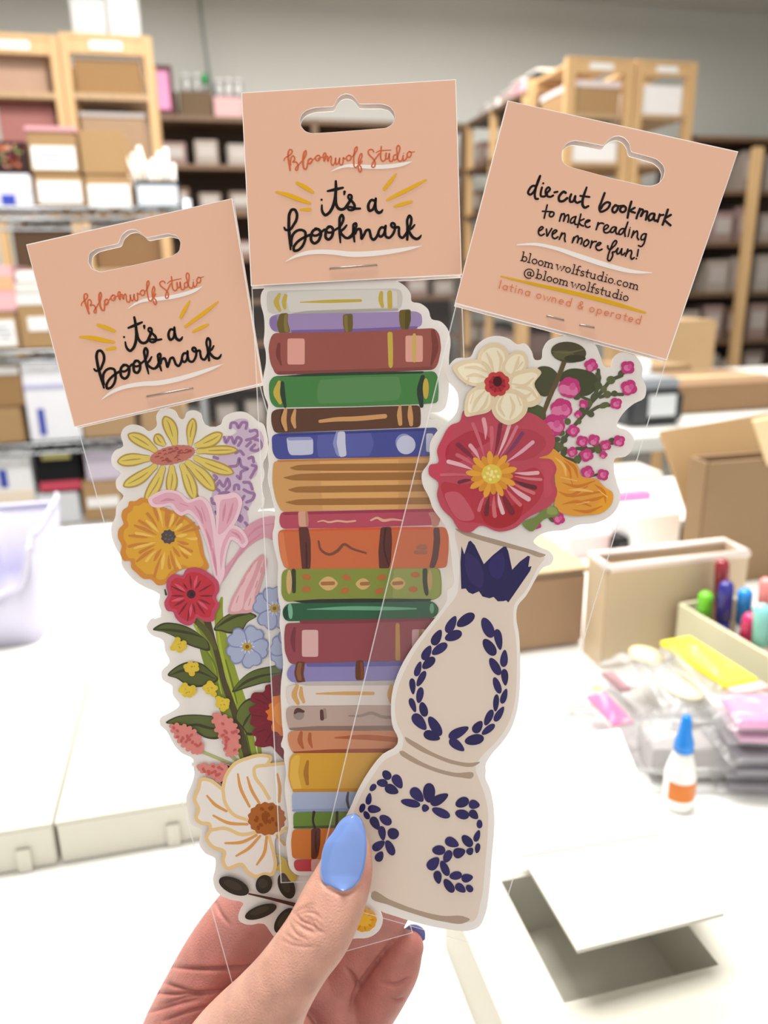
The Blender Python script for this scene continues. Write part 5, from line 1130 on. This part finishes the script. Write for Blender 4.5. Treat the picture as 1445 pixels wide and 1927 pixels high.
pkC, cardC = package(D3, cornC, holeC, [(860, 568), (1252, 670), (926, 1786), (588, 1690)], 'clear sleeve with pink die-cut text card at right, tilted to the right', [[(1030, 594), (1061, 602)], [(1092, 611), (1118, 616)]],
                     [[(858, 575), (753, 1000), (652, 1420), (588, 1690), 2.4], [(1254, 677), (926, 1786), 2.4], [(588, 1690), (926, 1786), 1.6]])
INK, ORA, YEL, SWO = '#14110f', '#cc6540', '#dba71c', '#e9e0da'
def front_art(depth, card, warp):
    s = Art(depth, card, h=.0014 + 1.2e-4, warp=warp, rough=.5)
    s.begin('underline_swoosh', 't2'); s.line(SWO, '-340 600 -190 530 -40 490 0 485 270 500 550 508 850 490 1100 445 1240 400', [8, 40, 56, 62, 72, 80, 80, 60, 8]); s.end()
    s.begin('underline_swoosh', 't5'); s.line(SWO, '120 1078 300 985 500 925 700 905 1000 915 1252 945 1552 945 1852 920 2152 880 2402 835 2592 795', [10, 50, 72, 80, 84, 95, 100, 98, 90, 76, 50, 6]); s.end()
    s.begin('studio_lettering', 't1')
    for st, w_ in (('95 385 105 350 140 315 190 290 235 250 255 205 235 170 205 175 182 220 178 300 190 400 205 490 215 565', [18, 22, 22, 24, 26, 28, 28, 28, 32, 36, 38, 36, 34]), ('222 470 225 380 245 310 275 292 300 320 300 370 268 410 330 410 365 460 370 520 345 570 322 560 335 510 380 470 430 410 470 370', 26),
                   ('470 370 510 300 530 230 520 190 495 212 475 290 465 390 470 480 490 540 520 550 540 510 555 440 575 380 605 345', [22, 26, 26, 30, 44, 38, 32, 32, 30, 28, 26]), ('605 340 570 370 565 420 590 450 625 425 645 375 622 342 598 352', 26), ('590 440 640 390 680 350 715 310', 22), ('760 280 715 310 710 355 745 388 785 365 800 315 770 282 742 287', 26), ('755 350 790 325 850 318', 20),
                   ('850 320 865 265 890 235 910 250 895 300 870 340 878 390 905 330 930 295 945 305 940 350 950 392 975 330 1005 298 1018 330 1010 400 1020 455 1045 475 1075 440 1095 380 1100 335 1098 400 1120 458 1150 430 1170 370 1180 335 1172 400 1185 455 1215 468 1240 420 1245 345 1250 325 1275 350 1310 335', 26), ('1355 280 1315 310 1312 355 1345 385 1385 365 1400 320 1375 280 1345 285', 26)):
        s.line(ORA, st, w_)
    for st, w_ in (('50 320 100 290 140 230 175 160 170 118 140 140 120 220 108 330 110 430 125 505 155 518 190 480 225 450 272 395', 26), ('200 440 205 360 225 290 260 245 270 280 250 350 215 430 200 480 205 560 230 605 255 580 255 520 225 470 272 395', 26), ('497 210 475 175 440 168 400 185 390 230 420 280 480 340 515 390 525 450 510 505 485 518 460 500 470 450 500 390 545 330 605 245', 26), ('645 112 637 200 630 300 645 370 680 397 715 370 735 310 740 240', 27), ('540 232 590 200 700 185 832 180', [14, 20, 20, 16]),
                   ('738 240 730 310 750 350 775 340 795 290 800 245 800 330 815 395 845 400 875 360', 27), ('935 265 895 280 878 330 900 372 940 350 965 280 995 190 1000 110 975 88 950 120 948 220 955 310 980 380 1020 398 1050 360 1070 285', 26), ('1070 285 1065 340 1080 385 1110 370 1145 310', 26), ('1190 205 1150 250 1150 300 1185 320 1220 280 1222 225 1192 207 1235 220 1290 210', [24, 26, 26, 26, 24, 22, 18, 18, 16])):
        s.line(ORA, st, w_, 't2')
    s.ell(ORA, 1078, 240, 9, 9, crop='t2', n=12); s.end()
    for c, st, w_ in (('t3', '392 192 500 250 632 332', [42, 62, 42]), ('t3', '78 330 250 375 420 440 592 502', [28, 62, 66, 34]), ('t3', '450 597 585 595', [34, 50]), ('t4', '768 60 670 180 585 288', [22, 54, 44]), ('t4', '1215 148 1000 265 800 365 632 452', [26, 54, 54, 36]), ('t4', '1000 475 870 512 745 548', [36, 52, 34])):
        s.begin('sunburst_ray', c); s.line(YEL, st, w_); s.end()
    s.begin('slogan_lettering', 't3')
    for st, w_ in (('768 530 768 600 790 655 820 680 860 660 920 580 955 480 975 350 980 260 978 168', [24, 32, 38, 40, 40, 42, 42, 40, 40, 32]), ('978 300 975 420 985 520 1020 580 1060 595 1110 580 1150 530 1190 470', 40), ('1190 470 1215 430 1207 380 1178 375 1165 410 1185 440 1230 480 1262 540 1250 590 1200 605 1165 590 1152 562 1200 558 1262 580 1345 582', [34, 34, 34, 32, 32, 34, 36, 38, 36, 34, 30, 28, 32, 36, 30]), ('855 318 960 295 1085 266', [28, 42, 30]), ('1110 328 1106 368', [38, 24]), ):
        s.line(INK, st, w_)
    s.ell(INK, 763, 448, 17, 17, n=16); s.line(INK, '440 465 400 450 355 500 345 570 365 615 405 600 440 540 458 430 450 540 470 620 505 645 540 630 562 600', [36, 34, 36, 40, 38, 36, 38, 34, 40, 42, 42, 36, 20], 't4')
    for st, w_ in (('95 465 115 500 160 510 200 500 260 420 315 320 320 200 280 140 235 140 195 200 178 350 180 500 195 680 210 860', [32, 40, 40, 40, 44, 46, 46, 46, 46, 48, 50, 52, 48, 30]), ('222 790 225 680 260 580 330 520 410 508 470 540 480 620 455 740 400 830 330 880 270 880 265 830 310 750 390 680 480 630 565 595', 44), ('680 485 620 520 580 620 590 710 640 750 700 720 745 640 760 560 720 500 660 485', 46), ('600 590 640 610 700 600 760 550 825 500', 40), ('915 445 870 480 845 570 850 650 895 680 940 650 975 570 980 500 940 450 895 450', 46), ('850 520 890 552 950 550 1010 510 1085 465', 38),
                   ('1090 470 1150 370 1165 280 1140 235 1110 270 1098 400 1100 560 1112 735', [34, 40, 44, 44, 44, 46, 46, 26]), ('1225 422 1180 480 1120 540 1160 610 1230 655 1300 635 1350 570', [30, 40, 40, 42, 44, 42, 36])):
        s.line(INK, st, w_, 't5')
    for st, w_ in (('10 645 60 600 110 500 150 430 140 388 108 400 95 480 100 600 115 718', [38, 36, 36, 40, 42, 42, 44, 44, 30]), ('125 575 165 500 212 490 235 560 245 665 290 590 340 510 375 505 400 570 420 650 460 685 510 640 552 555', 44), ('660 470 610 460 560 520 550 590 590 630 640 590 680 432 670 550 690 630 740 650 800 600 840 520 850 440 830 390 795 385 780 420 810 460 860 460 915 458 920 540 935 620 980 650 1040 590 1090 500 1140 380 1140 280 1115 248 1080 300 1075 450 1075 580 1072 680', 42), ('1205 415 1160 470 1105 510 1130 580 1190 650 1250 670 1300 640 1325 602', [28, 40, 42, 46, 48, 46, 40, 20])):
        s.line(INK, st, w_, 't6')
    s.end()
front_art(D2, cardB, None)
front_art(D1, cardA, homog(cornB, cornA))
s = Art(D3, cardC, h=.0014 + 1.2e-4, rough=.5)
s.begin('underline_swoosh', 'C'); s.line(SWO, '318 750 400 747 500 766 620 806 760 851 880 880 970 886', [6, 14, 18, 24, 24, 18, 4]); s.end()
s.begin('yellow_underline', 'C'); s.line('#d3a218', '240 904 400 941 600 986 800 1038 940 1080', [7, 14, 19, 19, 9]); s.end()
s.begin('slogan_lettering', 'u1')
for c, st, w_ in (('u1', '225 290 175 285 105 350 85 420 120 445 180 400 230 300 270 200 302 105 250 230 215 370 205 460 225 520 262 522', 38), ('u1', '335 315 315 400 318 470 370 480 430 440', 36), ('u1', '400 420 450 390 480 340 455 312 415 345 402 420 430 470 490 485 538 460', 36), ('u1', '560 405 615 393', 36), ('u1', '765 412 735 392 680 430 640 500 655 560 710 565 792 508', 42), ('u1', '865 440 840 510 850 575 890 572 940 470 935 560 970 592 1030 570', 38), ('u1', '1145 315 1100 440 1070 560 1075 640 1110 680 1178 652', [32, 42, 44, 44, 42, 34]), ('u1', '1030 467 1100 475 1195 488', 34),
                  ('u2', '205 120 150 270 115 380 135 435 200 420 280 350 295 290 255 275 190 310 140 385', 36), ('u2', '385 330 345 370 340 430 370 450 415 410 430 350 395 325', 36), ('u2', '380 325 440 340 510 335', 32), ('u2', '530 335 480 370 470 420 510 445 555 420 565 365 525 335', 36), ('u2', '660 265 620 400 595 538', 36), ('u2', '715 370 640 420 720 455', 34), ('u2', '805 385 770 470 745 550', 34), ('u2', '775 470 830 395 850 400 820 510', 34), ('u2', '825 510 890 430 925 432 920 500 905 572', 34), ('u2', '1050 470 1000 470 950 540 965 585 1010 570 1055 480 1045 560 1060 590 1100 580', 34), ('u2', '1140 480 1125 540 1105 608', 32), ('u2', '1120 555 1150 500 1205 490', 32), ('u2', '1280 400 1240 520 1190 658', 36), ('u2', '1330 490 1225 570 1280 630 1325 668', 36),
                  ('u3', '298 68 265 200 228 368', 34), ('u3', '190 210 300 215 410 220', 32), ('u3', '400 222 355 260 350 320 395 335 440 300 445 240 402 222', 34), ('u3', '620 270 595 350 575 435', 34), ('u3', '590 370 640 280 680 265 690 300 665 435', 34), ('u3', '675 420 730 310 775 290 785 340 765 460', 34), ('u3', '950 330 890 345 830 410 825 470 870 475 920 410 950 330 920 440 930 505 970 510', 34), ('u3', '1060 275 1030 400 985 575', 34), ('u3', '1130 385 1020 455 1060 520 1118 545', 34), ('u3', '1160 470 1220 450 1265 420 1235 408 1175 440 1155 510 1185 565 1230 575 1265 555', 34),
                  ('u4', '285 265 265 340 242 412', 32), ('u4', '262 350 310 285 370 275 400 290', 32), ('u4', '400 420 460 390 500 340 470 312 420 340 400 410 410 460 450 480 510 460 545 420', 32), ('u4', '660 365 610 355 550 410 545 465 590 465 640 400 665 370 650 450 670 500 720 490', 32), ('u4', '830 395 790 390 730 440 720 510 760 510 820 440 870 350 905 255 860 390 840 480 850 552', 32), ('u4', '945 405 930 480 908 558', 26), ('u4', '1025 440 1000 520 982 578', 32), ('u4', '1000 540 1050 470 1095 440 1110 500 1100 570 1130 622', 32), ('u4', '1280 500 1240 500 1185 560 1185 620 1230 620 1275 560 1290 500 1265 620 1230 720 1180 765 1128 745', 32),
                  ('u3', '105 660 160 630 205 580 180 560 130 590 100 660 110 730 155 760 230 725', 34), ('u3', '280 615 285 690 295 772 340 700 400 602', 34), ('u3', '415 735 470 700 515 650 490 635 440 660 410 730 420 800 470 830 540 790', 34), ('u3', '630 700 600 780 570 848', 34), ('u3', '590 800 650 720 690 710 700 770 690 840 705 898', 34), ('u3', '900 800 880 860 865 922', 34), ('u3', '885 880 940 790 990 770 1000 810 980 925', 34), ('u3', '985 900 1040 820 1080 820 1085 880 1060 955', 34),
                  ('u4', '50 622 0 660 -20 730 10 760 60 730 90 660 52 620', 32), ('u4', '150 650 140 720 118 792', 32), ('u4', '138 730 180 670 245 660', 32), ('u4', '250 750 310 730 340 690 310 682 260 720 235 780 260 830 310 845 365 820', 32), ('u4', '485 750 490 800 530 830 590 780 650 720 670 660 650 640 610 670 560 770 520 870 490 970 490 1050 520 1065 560 1020 590 940 585 880 620 880 660 850 700 800', 32), ('u4', '700 805 675 870 685 920 720 910 780 810 770 880 775 935 810 935 840 900', 32), ('u4', '905 820 880 890 855 968', 32), ('u4', '870 930 920 860 975 850 985 900 965 970 985 1030 1038 998', 32), ('u4', '1125 828 1100 968', 30)):
    s.line('#1a1214', st, w_, c)
s.ell('#1a1214', 358, 240, 20, 19, crop='u1', n=14); s.ell('#1a1214', 955, 370, 13, 13, crop='u4', n=12); s.ell('#1a1214', 1083, 1020, 19, 17, crop='u4', n=14); s.end()
# small lettering from single-stroke glyphs (x height 1, baseline 0, y up)
def arc(cx, cy, rx, ry, a0, a1, n=14): return [(cx + rx * math.cos(math.radians(a0 + (a1 - a0) * i / n)), cy + ry * math.sin(math.radians(a0 + (a1 - a0) * i / n))) for i in range(n + 1)]
GL = {
 'o': [arc(0, .5, .5, .5, 90, 450)], 'l': [[(0, 1.9), (0, 0)]], '.': [[(0, .04), (.01, .04)]],
 'b': [[(-.42, 1.9), (-.42, 0)], arc(.06, .5, .48, .5, 160, -200)], 'd': [[(.42, 1.9), (.42, 0)], arc(-.06, .5, .48, .5, 20, 380)],
 'p': [[(-.42, 1), (-.42, -.6)], arc(.06, .5, .48, .5, 160, -200)], 'a': [[(.42, 1), (.42, 0)], arc(-.06, .5, .48, .5, 20, 380)],
 'm': [[(-.75, 1), (-.75, 0)], [(-.75, .55)] + arc(-.375, .62, .375, .36, 170, 0, 8) + [(0, 0)], [(0, .55)] + arc(.375, .62, .375, .36, 170, 0, 8) + [(.75, 0)]],
 'n': [[(-.42, 1), (-.42, 0)], [(-.42, .5)] + arc(0, .58, .42, .42, 170, 0, 9) + [(.42, 0)]],
 'u': [[(-.42, 1), (-.42, .42)] + arc(0, .42, .42, .42, 180, 350, 9), [(.42, 1), (.42, 0)]],
 'w': [[(-.8, 1), (-.4, 0), (0, .85), (.4, 0), (.8, 1)]], 'f': [arc(.18, 1.5, .3, .38, 60, 180, 8) + [(-.12, 0)], [(-.45, 1), (.35, 1)]],
 't': [[(-.05, 1.55), (-.05, .25)] + arc(.15, .22, .2, .2, 180, 290, 6), [(-.4, 1), (.38, 1)]], 'i': [[(0, 1), (0, 0)], [(0, 1.5), (.01, 1.5)]],
 's': [arc(0, .76, .32, .24, 35, 235, 8) + arc(0, .25, .36, .26, 85, -145, 10)], 'c': [arc(0, .5, .48, .5, 45, 315)],
 'e': [[(-.46, .52), (.46, .52)] + arc(0, .5, .47, .5, 5, 310)], 'r': [[(-.25, 1), (-.25, 0)], [(-.25, .5)] + arc(.12, .6, .36, .4, 165, 70, 7)],
 '@': [arc(0, .55, .34, .36, 30, 390, 14), [(.34, .9), (.34, .3)] + arc(.62, .35, .28, .2, 200, 340, 5) + arc(0, .55, 1.0, .98, -5, 305, 24)],
 '&': [[(.55, 0), (-.25, 1.15)] + arc(0, 1.4, .3, .3, 215, -30, 8) + [(-.2, .85)] + arc(-.1, .42, .42, .42, 120, 300, 10) + [(.35, .3), (.55, .7)]],
}
SER = {'b': [(-.42, 1.9, -.25, 0), (-.42, 0, -.25, 0)], 'l': [(0, 1.9, -.28, 0), (0, 0, -.3, .3)], 'm': [(-.75, 1, -.25, 0), (-.75, 0, -.2, .2), (0, 0, -.18, .18), (.75, 0, -.18, .25)], 'f': [(-.12, 0, -.28, .28)], 'u': [(-.42, 1, -.25, .0), (.42, 1, -.25, 0), (.42, 0, 0, .25)], 'd': [(.42, 1.9, -.25, 0), (.42, 0, 0, .25)], 'i': [(0, 1, -.25, 0), (0, 0, -.28, .28)], 'w': [(-.8, 1, -.22, .22), (.8, 1, -.22, .22)]}
def glyph_row(name, text, xs, base, xh, width, col, serif):
    s.begin(name, 'u5'); x0, y0, k = CR['u5']; (bx, by), sl = base; th = math.atan(sl); c_, s_ = math.cos(th), math.sin(th)
    for ch, X in zip(text, xs):
        oy = by + (X - bx) * sl
        def to(p): return (x0 + k * (X + xh * (p[0] * c_ + p[1] * s_)), y0 + k * (oy + xh * (p[0] * s_ - p[1] * c_)))
        for st in GL[ch]: s.line(col, [to(p) for p in st], width * (1.25 if len(st) == 2 and abs(st[0][0] - st[1][0]) < .02 and st[0][1] == st[1][1] else 1), 'u5', smooth=False)
        if serif:
            for (gx_, gy_, e0, e1) in SER.get(ch, []): s.line(col, [to((gx_ + e0, gy_)), to((gx_ + e1, gy_))], width * .9, 'u5', smooth=False)
    s.end()
glyph_row('web_address_lettering', 'bloomwolfstudio.com', [262, 360, 462, 582, 737, 960, 1112, 1215, 1300, 1390, 1482, 1592, 1737, 1847, 1942, 2025, 2112, 2227, 2390], ((195, 308), .252), 92, 20, '#1a1214', True)
glyph_row('handle_lettering', '@bloomwolfstudio', [355, 548, 655, 750, 870, 1025, 1250, 1402, 1507, 1592, 1677, 1772, 1882, 2030, 2137, 2232], ((485, 650), .252), 92, 20, '#1a1214', True)
glyph_row('small_orange_lettering', 'latinaowned&operated', [-215, -105, 10, 90, 190, 330, 545, 700, 840, 980, 1125, 1355, 1577, 1717, 1862, 1972, 2092, 2222, 2332, 2477], ((545, 1047), .254), 86, 17, '#cf7450', False)
# ------------------------------------------------------------------ the hand
import numpy as np
def hand_points():
    """joint chains: (px, py, depth along view, radius in px)"""
    ch = {}
    ch['thumb'] = [(668, 1560, .2058, 20), (664, 1585, .2044, 34), (655, 1622, .2022, 48), (642, 1662, .2004, 56), (624, 1702, .1986, 61), (597, 1757, .1965, 63), (564, 1803, .1955, 62), (533, 1848, .1958, 66), (506, 1888, .1975, 75), (478, 1937, .2010, 93), (448, 2005, .2080, 118), (430, 2090, .2150, 140)]
    ch['index'] = [(330, 1990, .2330, 82), (352, 1930, .2320, 78), (379, 1868, .2312, 73), (408, 1812, .2310, 71), (441, 1762, .2312, 70), (476, 1715, .2318, 66), (522, 1668, .2330, 56), (575, 1640, .2335, 48), (640, 1625, .2330, 42)]
    ch['middle'] = [(560, 1960, .2420, 74), (604, 1884, .2440, 66), (655, 1806, .2425, 52), (704, 1745, .2395, 46), (735, 1700, .2365, 42), (752, 1655, .2330, 38)]
    ch['ring'] = [(610, 2020, .2460, 66), (655, 1965, .2440, 58), (690, 1908, .2415, 50), (722, 1860, .2390, 47), (751, 1815, .2365, 41), (769, 1781, .2350, 29)]
    ch['palm'] = [(470, 1960, .2360, 112), (540, 1900, .2440, 92), (520, 2040, .2420, 150), (500, 2200, .2480, 170)]
    ch['heel'] = [(478, 1960, .2130, 96), (500, 2030, .2300, 130)]
    ch['web'] = [(440, 1900, .2330, 84), (520, 1840, .2400, 76), (590, 1850, .2430, 66), (640, 1900, .2430, 64)]
    return ch
# signed-distance field of tapered limbs, smoothly joined, meshed by marching over a voxel remesh
def build_hand():
    b = MB(); m = None
    SK = bpy.data.materials.new('skin'); SK.use_nodes = True; nt = SK.node_tree; p = nt.nodes['Principled BSDF']
    at = nt.nodes.new('ShaderNodeAttribute'); at.attribute_name = 'skin_tone'
    tc = nt.nodes.new('ShaderNodeTexCoord'); n1 = nt.nodes.new('ShaderNodeTexNoise'); n1.inputs['Scale'].default_value = 180; n1.inputs['Detail'].default_value = 5
    n2 = nt.nodes.new('ShaderNodeTexNoise'); n2.inputs['Scale'].default_value = 2200; n2.inputs['Detail'].default_value = 3
    mx = nt.nodes.new('ShaderNodeMix'); mx.data_type = 'RGBA'; mx.blend_type = 'MULTIPLY'
    rp = nt.nodes.new('ShaderNodeMapRange'); rp.inputs[1].default_value = .3; rp.inputs[2].default_value = .7; rp.inputs[3].default_value = .88; rp.inputs[4].default_value = 1.1
    L = nt.links.new
    L(tc.outputs['Object'], n1.inputs[0]); L(tc.outputs['Object'], n2.inputs[0]); L(n1.outputs['Fac'], rp.inputs[0])
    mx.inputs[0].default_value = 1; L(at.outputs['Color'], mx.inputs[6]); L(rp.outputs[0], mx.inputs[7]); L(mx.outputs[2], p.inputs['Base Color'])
    bp = nt.nodes.new('ShaderNodeBump'); bp.inputs['Strength'].default_value = .4; bp.inputs['Distance'].default_value = .0004
    vo = nt.nodes.new('ShaderNodeTexVoronoi'); vo.feature = 'DISTANCE_TO_EDGE'; vo.inputs['Scale'].default_value = 1100; L(tc.outputs['Object'], vo.inputs['Vector'])
    ad = nt.nodes.new('ShaderNodeMath'); ad.operation = 'ADD'; L(vo.outputs['Distance'], ad.inputs[0]); L(n2.outputs['Fac'], ad.inputs[1]); L(ad.outputs[0], bp.inputs['Height']); L(bp.outputs[0], p.inputs['Normal'])
    p.inputs['Roughness'].default_value = .48; p.inputs['Specular IOR Level'].default_value = .4
    p.inputs['Subsurface Weight'].default_value = .25; p.inputs['Subsurface Radius'].default_value = (1, .32, .2); p.inputs['Subsurface Scale'].default_value = .0035
    root = dep(560, 1860, .215)
    bm = bmesh.new()
    for nm, c in hand_points().items():
        q = crom([(float(x), float(y), d, float(r)) for x, y, d, r in c], False, 6)
        P = [(dep(x, y, d), r * d / F) for x, y, d, r in q]
        # one closed tube per limb, ends rounded
        n = 28; rings = []
        def ringat(i, c_, r_, t):
            up = (NRM - t * NRM.dot(t)).normalized(); sd = t.cross(up)
            fl = .92 if nm in ('thumb',) else 1.0
            return [bm.verts.new(c_ + up * math.cos(2 * math.pi * k / n) * r_ * fl + sd * math.sin(2 * math.pi * k / n) * r_ - root) for k in range(n)]
        T0_ = (P[1][0] - P[0][0]).normalized(); T1_ = (P[-1][0] - P[-2][0]).normalized()
        for a in (80, 60, 40, 20): rings.append(ringat(0, P[0][0] - T0_ * P[0][1] * math.sin(math.radians(a)), P[0][1] * math.cos(math.radians(a)), T0_))
        for i, (c_, r_) in enumerate(P):
            t = (P[min(i + 1, len(P) - 1)][0] - P[max(i - 1, 0)][0]).normalized(); rings.append(ringat(i, c_, r_, t))
        for a in (20, 40, 60, 80): rings.append(ringat(0, P[-1][0] + T1_ * P[-1][1] * math.sin(math.radians(a)), P[-1][1] * math.cos(math.radians(a)), T1_))
        for i in range(len(rings) - 1):
            for k in range(n): bm.faces.new([rings[i][k], rings[i][(k + 1) % n], rings[i + 1][(k + 1) % n], rings[i + 1][k]])
        bm.faces.new(rings[0][::-1]); bm.faces.new(rings[-1])
    bmesh.ops.recalc_face_normals(bm, faces=bm.faces)
    me = bpy.data.meshes.new('hand'); bm.to_mesh(me); bm.free()
    o = bpy.data.objects.new('hand', me); COL.objects.link(o); o.location = root
    r = o.modifiers.new('remesh', 'REMESH'); r.mode = 'VOXEL'; r.voxel_size = .0004; r.use_smooth_shade = True
    s = o.modifiers.new('smooth', 'SMOOTH'); s.iterations = 16; s.factor = .5
    dg = bpy.context.evaluated_depsgraph_get(); dg.update()
    me2 = bpy.data.meshes.new_from_object(o.evaluated_get(dg)); o.modifiers.clear(); o.data = me2; me2.name = 'hand'
    # subdivide the visible top of the thumb is not needed at this voxel size; carve creases
    N = len(me2.vertices); co = np.empty(N * 3, 'f'); me2.vertices.foreach_get('co', co); co = co.reshape(-1, 3).astype('d')
    no = np.empty(N * 3, 'f'); me2.vertices.foreach_get('normal', no); no = no.reshape(-1, 3).astype('d')
    Rm = np.array(ROT); q = (co + np.array(root) - np.array(CAM)) @ Rm
    px = W / 2 + F * q[:, 0] / -q[:, 2]; py = H / 2 - F * q[:, 1] / -q[:, 2]; dp = -q[:, 2]
    facing = (no @ np.array(NRM)) > .1
    disp = np.zeros(N)
    cl = {}
    def crease(cname, st, width, depth, dmin, dmax):
        p_ = crom(pts(cname, st), False, 8); a = np.array(p_); best = np.full(N, 1e9); tt = np.zeros(N)
        for i in range(len(a) - 1):
            d = a[i + 1] - a[i]; l2 = max(1e-9, d @ d); t = np.clip(((px - a[i, 0]) * d[0] + (py - a[i, 1]) * d[1]) / l2, 0, 1)
            e = np.hypot(px - a[i, 0] - t * d[0], py - a[i, 1] - t * d[1]); u = e < best; best[u] = e[u]; tt[u] = (i + t[u]) / (len(a) - 1)
        f = np.exp(-(best / width) ** 2) * np.sin(np.clip(tt, .02, .98) * math.pi) ** .5 * (dp > dmin) * (dp < dmax) * facing
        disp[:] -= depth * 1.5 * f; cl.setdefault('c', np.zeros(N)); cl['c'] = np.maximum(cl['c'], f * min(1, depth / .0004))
    TH = (.10, .2085)
    for st, w_, d_ in (('745 1130 790 1180 860 1215 935 1262', 3.2, .00042), ('740 1180 800 1220 870 1250 930 1260', 2.6, .0003), ('760 1210 830 1250 900 1280', 2.6, .00028), ('735 1150 770 1120 820 1105 880 1110', 2.6, .0003), ('770 1150 820 1130 880 1140 925 1175', 2.6, .0003),
                       ('800 1100 840 1085 890 1085', 2.4, .0002), ('720 1200 760 1265 840 1310', 2.6, .00025), ('880 1160 900 1200 940 1230', 2.2, .00022), ('660 1300 720 1330 800 1350 880 1350', 3, .0002), ('830 1180 870 1200 890 1240', 2.2, .00024), ('690 1260 740 1300 820 1330', 2.6, .0002), ('800 1160 850 1170 890 1195', 2.2, .00022)):
        crease('F', st, w_, d_, *TH)
    for st, w_, d_ in (('190 790 300 800 420 800 560 790 640 770', 4, .0009), ('110 900 200 910 330 905 460 895', 4, .0007), ('160 860 220 880 330 920', 4, .0006), ('90 990 200 960 330 930', 4, .0006), ('130 960 240 930 380 905', 3.5, .0005), ('150 1030 260 990 380 960', 3.5, .0005), ('380 490 410 560 450 610', 4, .0004)):
        crease('L', st, w_, d_, .2085, .27)
    crease('L', '1160 680 1100 760 1040 840 1000 900 980 980', 4, .0007, .2085, .27)
    crease('L', '960 800 1000 850 1020 890', 4, .0008, .2085, .27); crease('L', '1110 860 1180 870 1235 840', 4, .0006, .2085, .27); crease('L', '1150 930 1180 940 1215 925', 3.5, .0004, .2085, .27)
    # nail bed groove and cuticle rim
    crease('L', '845 400 870 440 930 468 975 468 1010 435', 4, .0004, *TH)
    co += no * disp[:, None]
    me2.vertices.foreach_set('co', co.astype('f').ravel())
    # skin tone: paler on the back of the thumb, redder on the finger pads and palm
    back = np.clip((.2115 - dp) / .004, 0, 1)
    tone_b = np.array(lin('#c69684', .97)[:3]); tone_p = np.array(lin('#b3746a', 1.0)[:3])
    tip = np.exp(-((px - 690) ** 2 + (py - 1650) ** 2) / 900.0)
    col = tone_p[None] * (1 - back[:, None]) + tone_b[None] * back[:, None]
    col = col * (1 - .25 * cl['c'][:, None] * np.array([.6, 1, 1])[None]); col = col * (1 - .18 * tip[:, None] * np.array([0, 1, .8])[None])  # crease shade painted into the colour; skin beside the nail reddened
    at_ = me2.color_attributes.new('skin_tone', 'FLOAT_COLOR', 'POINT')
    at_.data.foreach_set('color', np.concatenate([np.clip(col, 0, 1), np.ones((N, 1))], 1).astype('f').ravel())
    me2.materials.clear(); me2.materials.append(SK)
    me2.polygons.foreach_set('use_smooth', [True] * len(me2.polygons)); me2.update()
    return o
hand = build_hand()
tag(hand, 'left hand with glossy blue almond nails holding the three bookmark packages', 'hand')
POL = mat('#7a9ade', .09, .6, k=1.12)
# thumb nail: a curved almond shell seated on the thumb
def nail(name, left, right, dfun, m, parent, thick=.0006, nu=14, bulge=.0022):
    lp, rp_ = crom(left, False, 6), crom(right, False, 6); nv = min(len(lp), len(rp_)); vs = []; fs = []
    for j in range(nv):
        for i in range(nu + 1):
            u = i / nu; x = lp[j][0] * (1 - u) + rp_[j][0] * u; y = lp[j][1] * (1 - u) + rp_[j][1] * u
            vs.append(dep(x, y, dfun(j / (nv - 1)) + bulge * (1 - .55 * j / (nv - 1)) * (2 * u - 1) ** 2))
    a = (nu + 1)
    for j in range(nv - 1):
        for i in range(nu): fs.append([j * a + i, j * a + i + 1, (j + 1) * a + i + 1, (j + 1) * a + i])
    n0 = len(vs); vs += [v - NRM * thick for v in vs]; fs += [[n0 + i for i in f[::-1]] for f in fs[:]]
    bd = list(range(a)) + [j * a + nu for j in range(1, nv)] + [(nv - 1) * a + i for i in range(nu - 1, -1, -1)] + [j * a for j in range(nv - 2, 0, -1)]
    fs += [[bd[i], bd[(i + 1) % len(bd)], n0 + bd[(i + 1) % len(bd)], n0 + bd[i]] for i in range(len(bd))]
    b = MB(); b.add(vs, fs, m, True); return b.build(name, parent)
Ln = pts('P', '666 1532 651 1537 639 1547 628 1564 611 1588 604 1618 603 1648 610 1663 628 1673 645 1677')
Rn = pts('P', '668 1532 676 1538 682 1548 687 1564 690 1588 688 1618 681 1648 672 1663 660 1673 647 1677')
nail('thumb_nail', Ln, Rn, lambda t: .1987 - .0066 * t ** .85, POL, hand)
# ring-finger nail seen edge-on beyond its pad
L2 = pts('P', '757 1752 763 1757 772 1762 782 1768 790 1776'); R2 = pts('P', '772 1741 782 1741 792 1745 799 1752 800 1768')
nail('finger_nail', L2, R2, lambda t: .2372, mat('#6f78b4', .15, .6, k=.86), hand, bulge=-.001)
